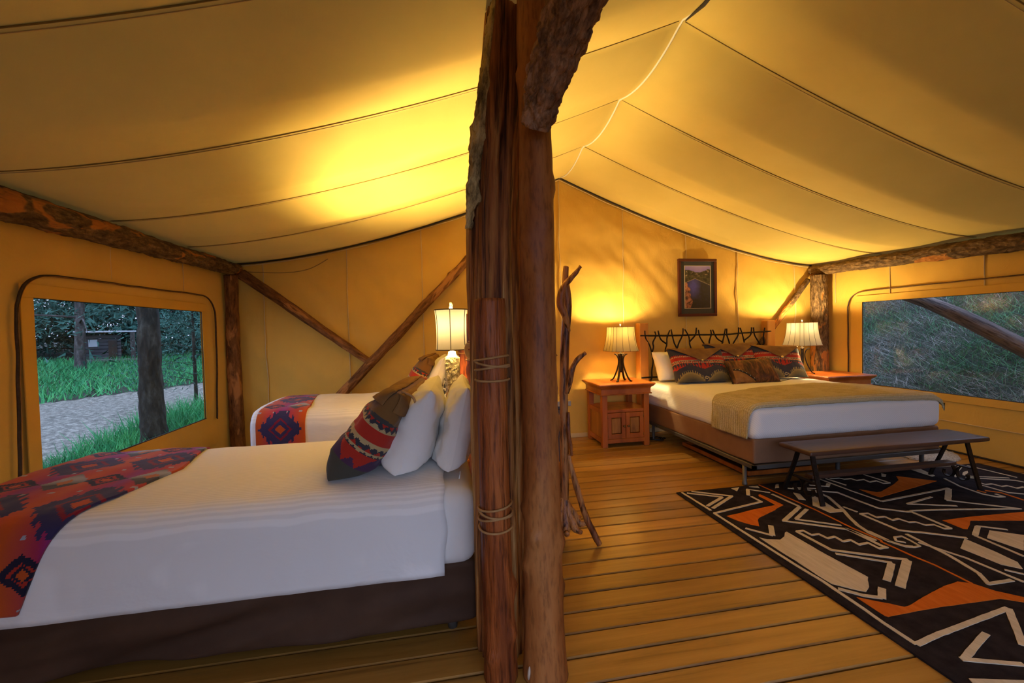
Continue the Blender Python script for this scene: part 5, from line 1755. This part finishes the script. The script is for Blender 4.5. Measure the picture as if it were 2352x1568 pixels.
for ex, sg in ((2.66, -1), (4.07, 1)):
    for fy, ty in ((2.555, 2.632), (2.865, 2.745)):
        d = 0.02 if fy < 2.7 else -0.02
        pts = [Vector((ex, fy - d * 0.6, BZ + 0.001)), Vector((ex, fy + d * 0.1, BZ + 0.05)), Vector((ex, fy + (ty - fy) * 0.5, 0.2)), Vector((ex, ty, BT - 0.036))]
        V, F = flat_bar(smooth_path(pts, 5), 0.018, 0.006)
        mesh_obj('leg', V, F, M['metal_dark'], bn, False)
    for s_ in (-1, 1):       # C scrolls under the stretcher
        cy, cz = 2.70 + s_ * 0.058, 0.090
        pts = []
        for k in range(34):
            a = PI / 2 + s_ * 0.2 - s_ * (-1) * (k / 33) * 4.9 * 1.0
            rr = 0.060 - 0.042 * (k / 33) ** 1.6
            pts.append(Vector((ex, cy + rr * math.cos(a) * 0.9, cz + rr * math.sin(a) * 1.08)))
        lo = min(p_.z for p_ in pts)
        pts = [Vector((p_.x, p_.y, p_.z)) for p_ in pts]
        V, F = flat_bar(pts, 0.014, 0.0035)
        mesh_obj('scroll', V, F, M['metal_dark'], bn, False)
    MB().box(ex - 0.016, ex + 0.016, 2.60, 2.80, 0.150, 0.158).build('cross_bar', M['metal_dark'], bn)
    MB().box(ex - 0.018, ex + 0.018, 2.60, 2.78, BT - 0.040, BT - 0.034).build('seat_plate', M['metal_dark'], bn)

# ================================================================== COAT TREE
ct = empty('coat_tree', (0.75, 2.45, 0))
tag(ct, 'gnarled juniper coat tree with root base standing beside the middle posts', 'coat stand')
def knot(name, pts, rad, seed, seg=14, amp=0.004):
    P = smooth_path(pts, 8)
    rr = [interp(np.linspace(0, 1, len(rad)), rad, i / (len(P) - 1)) for i in range(len(P))]
    V, F = tube_geo(P, rr, seg)
    V = [Vector(q) + amp * noise.noise_vector(Vector((q[0] * 40 + seed, q[1] * 40, q[2] * 9))) for q in V]
    o = mesh_obj(name, V, F, M['coat_wood'], ct, True, loc=(P[0].x, P[0].y, 0))
    return o
knot('trunk', [(0.725, 2.45, 0.13), (0.722, 2.455, 0.25), (0.735, 2.45, 0.5), (0.738, 2.45, 0.9), (0.752, 2.45, 1.2), (0.772, 2.45, 1.45), (0.765, 2.45, 1.60), (0.770, 2.45, 1.69)], [0.044, 0.036, 0.028, 0.025, 0.026, 0.027, 0.022, 0.016], 1)
knot('branch', [(0.775, 2.44, 1.30), (0.745, 2.42, 1.40), (0.722, 2.42, 1.47), (0.738, 2.41, 1.56), (0.79, 2.41, 1.62), (0.848, 2.41, 1.685)], [0.012, 0.022, 0.024, 0.02, 0.015, 0.011], 3)
knot('branch', [(0.752, 2.43, 0.93), (0.765, 2.41, 1.0), (0.775, 2.40, 1.07), (0.805, 2.40, 1.12), (0.832, 2.40, 1.15), (0.862, 2.40, 1.17)], [0.012, 0.017, 0.017, 0.015, 0.015, 0.012], 5)
knot('branch', [(0.753, 2.41, 0.82), (0.750, 2.40, 0.70), (0.762, 2.40, 0.62), (0.764, 2.40, 0.56)], [0.009, 0.011, 0.012, 0.009], 7)
knot('branch', [(0.70, 2.47, 1.15), (0.64, 2.5, 1.24), (0.62, 2.52, 1.33)], [0.014, 0.013, 0.01], 8)
knot('leg', [(0.755, 2.44, 0.56), (0.80, 2.425, 0.36), (0.855, 2.41, 0.17), (0.925, 2.39, 0.012)], [0.014, 0.019, 0.02, 0.018], 9)
knot('leg', [(0.72, 2.47, 0.5), (0.66, 2.52, 0.28), (0.60, 2.56, 0.012)], [0.014, 0.018, 0.018], 11)
knot('leg', [(0.71, 2.44, 0.3), (0.68, 2.38, 0.18), (0.64, 2.30, 0.012)], [0.014, 0.018, 0.018], 13)
for k, (dx, dy, dz) in enumerate([(0.115, -0.03, -0.01), (0.06, -0.09, -0.015), (-0.01, -0.085, -0.03), (-0.07, -0.05, -0.02), (-0.08, 0.04, -0.02), (0.03, 0.08, -0.02), (0.09, 0.03, 0.0)]):
    knot('root', [(0.725, 2.45, 0.30), (0.725 + dx * 0.35, 2.45 + dy * 0.35, 0.21), (0.725 + dx * 0.8, 2.45 + dy * 0.8, 0.145 + dz), (0.725 + dx * 1.25, 2.45 + dy * 1.25, 0.135 + dz + (0.0 if k % 2 else 0.02))], [0.022, 0.026, 0.024, 0.010], 20 + k, 10, 0.007)

# dresser and mirror behind it
dr = empty('dresser', (0.70, 3.25, 0))
tag(dr, 'dark wooden dresser edge behind the coat tree', 'dresser')
MB().box(0.42, 0.955, 2.98, 3.42, 0.745, 0.785, 0.004).build('top', mat_noise('dresser_top', [(0.3, (0.35, 0.27, 0.18)), (0.7, (0.5, 0.4, 0.28))], 5, rough=0.2, spec=0.6), dr)
MB().box(0.45, 0.925, 3.01, 3.41, 0.06, 0.745, 0.004).build('carcass', M['dark_wood'], dr)
for k in range(3):
    d = MB().box(0.475, 0.900, 2.995, 3.012, 0.10 + k * 0.215, 0.295 + k * 0.215, 0.004).build('drawer', M['dark_wood'], dr)
    MB().lathe([(0.012, 0.185 + k * 0.215), (0.012, 0.21 + k * 0.215)], 10, 0.69, 2.988).build('knob', M['brass'], d, True)
for fx in (0.47, 0.90):
    for fy in (3.03, 3.39):
        MB().box(fx - 0.02, fx + 0.02, fy - 0.02, fy + 0.02, 0.0, 0.06, 0.003).build('foot', M['dark_wood'], dr)
mi = empty('mirror', (0.73, 3.36, 0.785))
tag(mi, 'tall wood-framed mirror with arched top partly hidden by the posts', 'mirror')
n = 20
outer = [(0.57, 0.785)] + [(0.57 + 0.32 * k / n, 1.62 + 0.06 * math.sin(PI * k / n)) for k in range(n + 1)] + [(0.89, 0.785)]
inner = [(0.605, 0.835)] + [(0.605 + 0.25 * k / n, 1.55 + 0.045 * math.sin(PI * k / n)) for k in range(n + 1)] + [(0.855, 0.835)]
N = len(outer)
V = [(x, 3.34, z) for x, z in outer] + [(x, 3.34, z) for x, z in inner] + [(x, 3.375, z) for x, z in outer] + [(x, 3.375, z) for x, z in inner]
F = []
for k in range(N):
    k2 = (k + 1) % N
    F += [(k, N + k, N + k2, k2), (2 * N + k, 2 * N + k2, 3 * N + k2, 3 * N + k), (k, k2, 2 * N + k2, 2 * N + k), (N + k, 3 * N + k, 3 * N + k2, N + k2)]
mesh_obj('frame', V, F, M['pine_post'], mi, False)
V = [(x, 3.356, z) for x, z in inner]
mesh_obj('glass', V, [tuple(range(N))], M['mirror'], mi, False)
V = [(x, 3.366, z) for x, z in outer]
mesh_obj('backing', V, [tuple(range(N - 1, -1, -1))], M['dark_wood'], mi, False)

# fluffy mat at the far side of the bed
def fleece():
    na, nb = 46, 34
    V, F = [], []
    cx, cy, rx, ry = 4.66, 3.36, 0.28, 0.24
    for i in range(na):
        for j in range(nb):
            a = 2 * PI * i / na
            r = j / (nb - 1)
            e = 1 + 0.12 * noise.noise(Vector((math.cos(a) * 3, math.sin(a) * 3, 1)))
            z = 0.012 + 0.035 * (1 - r ** 4) + 0.022 * noise.fractal(Vector((math.cos(a) * r * 9, math.sin(a) * r * 9, 4)), 0.6, 2.0, 4) * (1 - r ** 6)
            V.append((cx + rx * r * e * math.cos(a), cy + ry * r * e * math.sin(a), max(z, 0.002) if r < 1 else 0.001))
    for i in range(na):
        i2 = (i + 1) % na
        for j in range(nb - 1):
            F.append((i * nb + j, i * nb + j + 1, i2 * nb + j + 1, i2 * nb + j))
    return mesh_obj('fleece_mat', V, F, M['fleece'])
tag(fleece(), 'small fluffy cream fleece mat on floor beyond the bench', 'mat')
# storage box and cable under the large bed
ub = empty('storage_tray', (2.75, 3.6, 0))
tag(ub, 'low reddish wooden tray pushed under the large bed', 'tray')
MB().box(2.60, 3.3, 3.20, 4.2, 0.002, 0.012).build('bottom', M['dark_wood'], ub)
for a, b, c, d in ((2.60, 2.615, 3.20, 4.2), (3.285, 3.3, 3.20, 4.2), (2.615, 3.285, 3.20, 3.215), (2.615, 3.285, 4.185, 4.2)):
    MB().box(a, b, c, d, 0.012, 0.05, 0.002).build('side', M['ns_wood'], ub)
pts = []
for k in range(60):
    a = k / 59 * 4 * PI
    pts.append((2.47 + 0.07 * math.cos(a) + 0.03 * math.sin(k * 0.37), 4.5 + 0.09 * math.sin(a) * (1 - k / 150), 0.012 + 0.004 * (k // 15)))
cb = MB().tube(pts, 0.0055, 6).build('power_cable', M['black_leather'], None, True)
tag(cb, 'coiled black power cable on floor under the head of the bed', 'cable')
# ================================================================== OUTSIDE
def ground_z(x, y):
    d = math.hypot(x, y)
    g = -0.2 + 0.028 * max(0.0, d - 5)
    if x > 5.15:
        hill = -0.15 + 0.72 * (x - 5.15) + 0.10 * noise.noise(Vector((x * 0.8, y * 0.8, 2)))
        g = max(min(g, 0.0), hill) if x < 14 else max(g, hill)
    elif x > -2.3 and -1.6 < y < 5.2:
        g = -0.2
    return g + 0.03 * noise.noise(Vector((x * 0.6, y * 0.6, 7))) * min(1, d / 8)
def road_near(y):
    return -4.62 + 0.15 * (y - 5.75)
def road_far(y):
    return -8.06 + 0.65 * (y - 10.05)
def gravelness(x, y):
    """1 on the gravel drive that runs past the left window"""
    w1 = 0.3 * noise.noise(Vector((x * 0.9, y * 0.9, 3)))
    w2 = 0.5 * noise.noise(Vector((x * 0.7, y * 0.7, 5)))
    return 1.0 if road_far(y) + w2 < x < road_near(y) + w1 else 0.0
def mat_ground():
    m, nt, b = new_mat('gravel_ground')
    v = coords(nt)
    n = tex(nt, v, 11, 8, 0.85)
    n2 = tex(nt, v, 1.1, 4)
    c1 = ramp(nt, n, [(0.38, (0.05, 0.048, 0.036)), (0.5, (0.20, 0.19, 0.15)), (0.62, (0.46, 0.44, 0.36))])
    c2 = ramp(nt, n, [(0.35, (0.008, 0.014, 0.008)), (0.6, (0.03, 0.04, 0.022)), (0.8, (0.07, 0.08, 0.05))])
    a = nt.nodes.new('ShaderNodeAttribute'); a.attribute_name = 'weave'
    mx = nt.nodes.new('ShaderNodeMix'); mx.data_type = 'RGBA'
    nt.links.new(a.outputs['Fac'], mx.inputs[0])
    nt.links.new(c2, mx.inputs[6]); nt.links.new(c1, mx.inputs[7])
    nt.links.new(mx.outputs[2], b.inputs['Base Color'])
    b.inputs['Roughness'].default_value = 0.95
    add_bump(nt, b, n, 0.8, 0.03)
    return m
gx = sorted(set(list(np.linspace(-45, -14, 32)) + list(np.linspace(-14, -2.4, 60)) + list(np.linspace(-2.4, 5.1, 12)) + list(np.linspace(5.1, 9, 40)) + list(np.linspace(9, 24, 24))))
gy = sorted(set(list(np.linspace(-16, 1, 20)) + list(np.linspace(1, 16, 80)) + list(np.linspace(16, 50, 40))))
V = [(a, b, ground_z(a, b)) for a in gx for b in gy]
F = grid_faces(len(gx), len(gy))
Cc = []
for i in range(len(gx) - 1):
    for j in range(len(gy) - 1):
        q = gravelness((gx[i] + gx[i + 1]) / 2, (gy[j] + gy[j + 1]) / 2) if gx[i] < -2 else 0.0
        Cc.append((q, q, q))
gr = mesh_obj('ground', V, F, mat_ground(), None, True, Cc)
tag(gr, 'gravel drive and grassy ground around the tent', None, None, 'structure')

def blades(name, pts, hts, mat, label, lean=(0, 0), spread=0.5, wid=0.006, seed=1):
    rs = np.random.RandomState(seed)
    n = len(pts)
    P = np.array(pts)
    H = np.array(hts)
    a = rs.uniform(0, 2 * PI, n)
    wv = np.stack([np.cos(a), np.sin(a), np.zeros(n)], 1) * (wid * (0.6 + H[:, None] * 3))
    tip = P + np.stack([rs.normal(0, spread, n) * H + lean[0] * H, rs.normal(0, spread, n) * H + lean[1] * H, H * rs.uniform(0.75, 1.0, n)], 1)
    V = np.concatenate([P - wv, P + wv, tip], 1).reshape(-1, 3)
    me = bpy.data.meshes.new(name)
    me.vertices.add(3 * n)
    me.vertices.foreach_set('co', V.astype(np.float32).ravel())
    me.loops.add(3 * n)
    me.loops.foreach_set('vertex_index', np.arange(3 * n, dtype=np.int32))
    me.polygons.add(n)
    me.polygons.foreach_set('loop_start', np.arange(0, 3 * n, 3, dtype=np.int32))
    me.update(calc_edges=True)
    me.materials.append(mat)
    o = bpy.data.objects.new(name, me)
    put(o)
    return tag(o, label, 'grass', None, 'stuff')
M['grass'] = mat_noise('green_grass', [(0.3, (0.02, 0.16, 0.055)), (0.5, (0.04, 0.29, 0.10)), (0.7, (0.10, 0.44, 0.12))], 3, rough=0.7)
M['grass_hill'] = mat_noise('slope_grass', [(0.3, (0.045, 0.15, 0.075)), (0.5, (0.11, 0.28, 0.13)), (0.68, (0.22, 0.34, 0.18))], 2.2, rough=0.8)
M['straw'] = mat_noise('dry_straw', [(0.3, (0.34, 0.33, 0.30)), (0.7, (0.62, 0.6, 0.55))], 3, rough=0.8)
rs = np.random.RandomState(3)
pts, hts = [], []
while len(pts) < 30000:
    x, y = rs.uniform(-5.6, -2.45), rs.uniform(2.5, 13)
    e = road_near(y) + 0.3 * noise.noise(Vector((x * 0.9, y * 0.9, 3))) - 0.25 * rs.rand() ** 2
    if x > e:
        pts.append((x, y, ground_z(x, y) - 0.01))
        k = min(max((y - 5.4) / 2.0, 0.15), 1.0)
        hts.append(rs.uniform(0.10, 0.36) * (0.25 + k * 1.2))
blades('near_grass', pts, hts, M['grass'], 'tall green grass along the gravel edge outside the left window', spread=0.35, seed=5)
pts, hts = [], []
while len(pts) < 34000:
    x, y = rs.uniform(-24, -4), rs.uniform(6, 28)
    if x < road_far(y) + 0.5 * noise.noise(Vector((x * 0.7, y * 0.7, 5))) and -x * 0.62 + y * 0.78 < 26:
        pts.append((x, y, ground_z(x, y) - 0.01))
        hts.append(rs.uniform(0.12, 0.36))
blades('meadow_grass', pts, hts, M['grass'], 'green meadow grass beyond the gravel drive', wid=0.012, seed=6)
pts, hts, pts2, hts2 = [], [], [], []
for _ in range(150000):
    x, y = 5.36 + rs.rand() ** 1.4 * 7.5, rs.uniform(1.5, 14)
    p_ = (x, y, ground_z(x, y) - 0.01)
    if noise.noise(Vector((x * 1.6, y * 1.6, 4))) + rs.normal(0, 0.3) > 0.0:
        pts.append(p_); hts.append(rs.uniform(0.05, 0.17))
    else:
        pts2.append(p_); hts2.append(rs.uniform(0.05, 0.16))
blades('slope_grass', pts, hts, M['grass_hill'], 'blue-green grass covering the slope outside the right window', lean=(-0.5, -0.2), spread=0.8, wid=0.004, seed=7)
blades('slope_straw', pts2, hts2, M['straw'], 'dry pale grass and needles on the slope outside the right window', lean=(-0.9, -0.3), spread=1.3, wid=0.0026, seed=8)
M['grey_log'] = mat_log('weathered_log', [(0.3, (0.05, 0.035, 0.03)), (0.5, (0.14, 0.10, 0.085)), (0.7, (0.24, 0.18, 0.15))], 8, 0.1, 0.6, 0.6)
log_thing('leaning_log', [(5.64, 4.75, 1.84), (5.60, 3.9, 1.47), (5.58, 3.2, 1.05), (5.57, 2.2, 0.38), (5.565, 1.86, 0.13)], [0.068, 0.07, 0.078, 0.085, 0.088], M['grey_log'],
          'weathered log leaning diagonally outside the right window', 'log', None, seg=26, amp=0.008, fr=9, along=0.2, groove=0.006, gfr=5, seed=71)

# trees and cabin beyond the left window
M['trunk'] = mat_bark('tree_bark', [(0.3, (0.007, 0.007, 0.005)), (0.5, (0.022, 0.02, 0.014)), (0.7, (0.065, 0.06, 0.045))], 14, bump=1.0, along=0.35)
M['trunk_grey'] = mat_bark('tree_bark_grey', [(0.3, (0.03, 0.028, 0.026)), (0.5, (0.075, 0.07, 0.065)), (0.7, (0.16, 0.15, 0.14))], 12, bump=0.8, along=0.35)
M['needles'] = mat_noise('dark_needles', [(0.3, (0.024, 0.085, 0.066)), (0.6, (0.05, 0.15, 0.115)), (0.8, (0.09, 0.22, 0.155))], 1.5, rough=0.8)
def needle_cloud(name, pts, size, mat, parent, seed):
    rs = np.random.RandomState(seed)
    P = np.array(pts)
    n = len(P)
    a = rs.normal(0, 1, (n, 3)); a /= np.linalg.norm(a, axis=1)[:, None]
    b = rs.normal(0, 1, (n, 3)); b /= np.linalg.norm(b, axis=1)[:, None]
    s = size * rs.uniform(0.5, 1.2, n)[:, None]
    V = np.concatenate([P - a * s * 0.16, P + a * s * 0.16, P + b * s], 1).reshape(-1, 3)
    F = np.arange(3 * n).reshape(-1, 3)
    return mesh_obj(name, V.tolist(), F.tolist(), mat, parent, False)
def tree(name, x, y, h, r, label, lean=0.0, crown0=0.3, crad=1.6, seed=1, n=1400, group=None, tmat='trunk', size=0.3, limbs=8, cat='tree'):
    z = ground_z(x, y) - 0.05
    root = empty(name, (x, y, z))
    tag(root, label, cat, group)
    log_obj('trunk', [(x, y, z), (x + lean * 0.5, y, z + h * 0.5), (x + lean, y, z + h)], [r * 1.25, r, r * 0.85, r * 0.55, r * 0.3, 0.02], M[tmat], root, seg=22, step=0.1, amp=r * 0.16, fr=2.2 / r, along=0.4, seed=seed, wob=r * 0.4)
    rnd = random.Random(seed)
    pts = []
    lm = []
    for k in range(limbs):
        t = crown0 + (0.97 - crown0) * k / limbs + rnd.uniform(0, 0.05)
        a = rnd.uniform(0, 2 * PI)
        L = crad * (1.15 - t) * rnd.uniform(0.7, 1.15)
        p0 = Vector((x + lean * t, y, z + h * t))
        p1 = p0 + Vector((math.cos(a) * L, math.sin(a) * L, -0.12 * L + rnd.uniform(-0.2, 0.3)))
        p0b = p0.lerp(p1, 0.5) + Vector((0, 0, 0.08 * L))
        lm.append((p0, p0b, p1, L))
    for p0, pm_, p1, L in lm:
        log_obj('limb', [p0, pm_, p1], [r * 0.28, r * 0.18, 0.008], M[tmat], root, seg=8, step=0.2, amp=0.004, seed=seed)
        m = int(n / limbs)
        for _ in range(m):
            u = rnd.random() ** 0.6
            c = p0.lerp(pm_, u * 2) if u < 0.5 else pm_.lerp(p1, u * 2 - 1)
            s_ = 0.30 * L * (0.4 + 0.6 * u)
            pts.append((c.x + rnd.gauss(0, s_), c.y + rnd.gauss(0, s_), c.z + rnd.gauss(0, s_ * 0.6) - 0.05))
    if n:
        needle_cloud('foliage', pts, size, M['needles'], root, seed)
    return root
tree('pine_tree', -3.77, 6.36, 6.0, 0.125, 'near pine with thick dark trunk just outside the left window', lean=-0.1, crown0=0.5, crad=1.5, seed=81, n=900, limbs=6)
tree('pine_tree', -12.1, 16.8, 7.0, 0.13, 'grey-trunked tree with spreading limbs beyond the gravel drive', lean=0.2, crown0=0.22, crad=4.6, seed=83, n=2600, limbs=16, tmat='trunk_grey', size=0.22)
sap = tree('juniper_sapling', -4.75, 9.3, 3.4, 0.03, 'thin juniper sapling at the right edge of the left window', crown0=0.15, crad=1.15, seed=85, n=7000, limbs=24, size=0.06)
for k, (x, y, h, cr) in enumerate([(-20, 21, 9, 3.4), (-22.5, 26, 10, 3.8), (-18.5, 26.5, 9, 3.6), (-15.5, 27, 10, 3.8), (-12.5, 25, 9, 3.4), (-10.2, 24, 9, 3.6), (-8.2, 22, 9, 3.4), (-7.4, 27, 10, 3.8), (-26, 24, 10, 4), (-13.8, 31, 11, 4.2), (-19.5, 31, 11, 4.2), (-9.5, 31, 11, 4.2), (-25, 31, 11, 4.2), (-5.6, 20, 8, 3.0), (-16.8, 23.8, 7, 2.6), (-23, 20, 8, 3)]):
    tree('conifer_tree', x, y, h, 0.2, 'dark conifer in the dense stand beyond the meadow', crown0=0.02, crad=cr, seed=100 + k, n=8000, group='conifers beyond the meadow', limbs=28, size=0.40)

cab = empty('log_cabin', (-13.9, 20.6, 0.3))
tag(cab, 'small log cabin with pale roof edge far beyond the left window', 'cabin')
ca_, sa_ = math.cos(0.58), math.sin(0.58)
def cw(u, v, z):       # cabin frame: u along its front, v depth
    return (-13.9 + u * ca_ - v * sa_, 20.7 + u * sa_ + v * ca_, z)
def cbox(u0, u1, v0, v1, z0, z1, name, mat, parent):
    v = [cw(u, q, z) for u in (u0, u1) for q in (v0, v1) for z in (z0, z1)]
    return mesh_obj(name, v, [(0, 1, 3, 2), (4, 6, 7, 5), (0, 4, 5, 1), (2, 3, 7, 6), (0, 2, 6, 4), (1, 5, 7, 3)], mat, parent, False)
M['cabin_log'] = mat_noise('cabin_logs', [(0.3, (0.05, 0.05, 0.055)), (0.7, (0.12, 0.115, 0.12))], 3, (0.3, 0.3, 3), 0.8)
M['cabin_roof'] = mat_plain('cabin_roof', (0.55, 0.58, 0.62), 0.6)
zg = 0.30
for k in range(8):
    cbox(-0.75, 0.45, 0, 1.6, zg + k * 0.15, zg + k * 0.15 + 0.135, 'wall_log', M['cabin_log'], cab)
cbox(-0.95, 0.95, -0.5, 1.9, zg + 1.30, zg + 1.36, 'roof', M['cabin_roof'], cab)
cbox(-0.55, -0.28, -0.04, 0.0, zg + 0.7, zg + 1.0, 'window', M['cabin_roof'], cab)
cbox(0.05, 0.32, -0.04, 0.0, zg, zg + 0.95, 'door', M['dark_wood'], cab)
for u in (0.82, -0.85):
    cbox(u - 0.08, u + 0.08, -0.5, -0.34, zg - 0.1, zg + 1.3, 'porch_post', M['trunk_grey'], cab)
fl_ = log_thing('fallen_log', [cw(-0.9, -1.3, 0.42), cw(1.0, -1.2, 0.40)], [0.1, 0.09, 0.08], M['trunk_grey'], 'pale fallen log lying in front of the small cabin', 'log', seg=12, amp=0.01, seed=90)
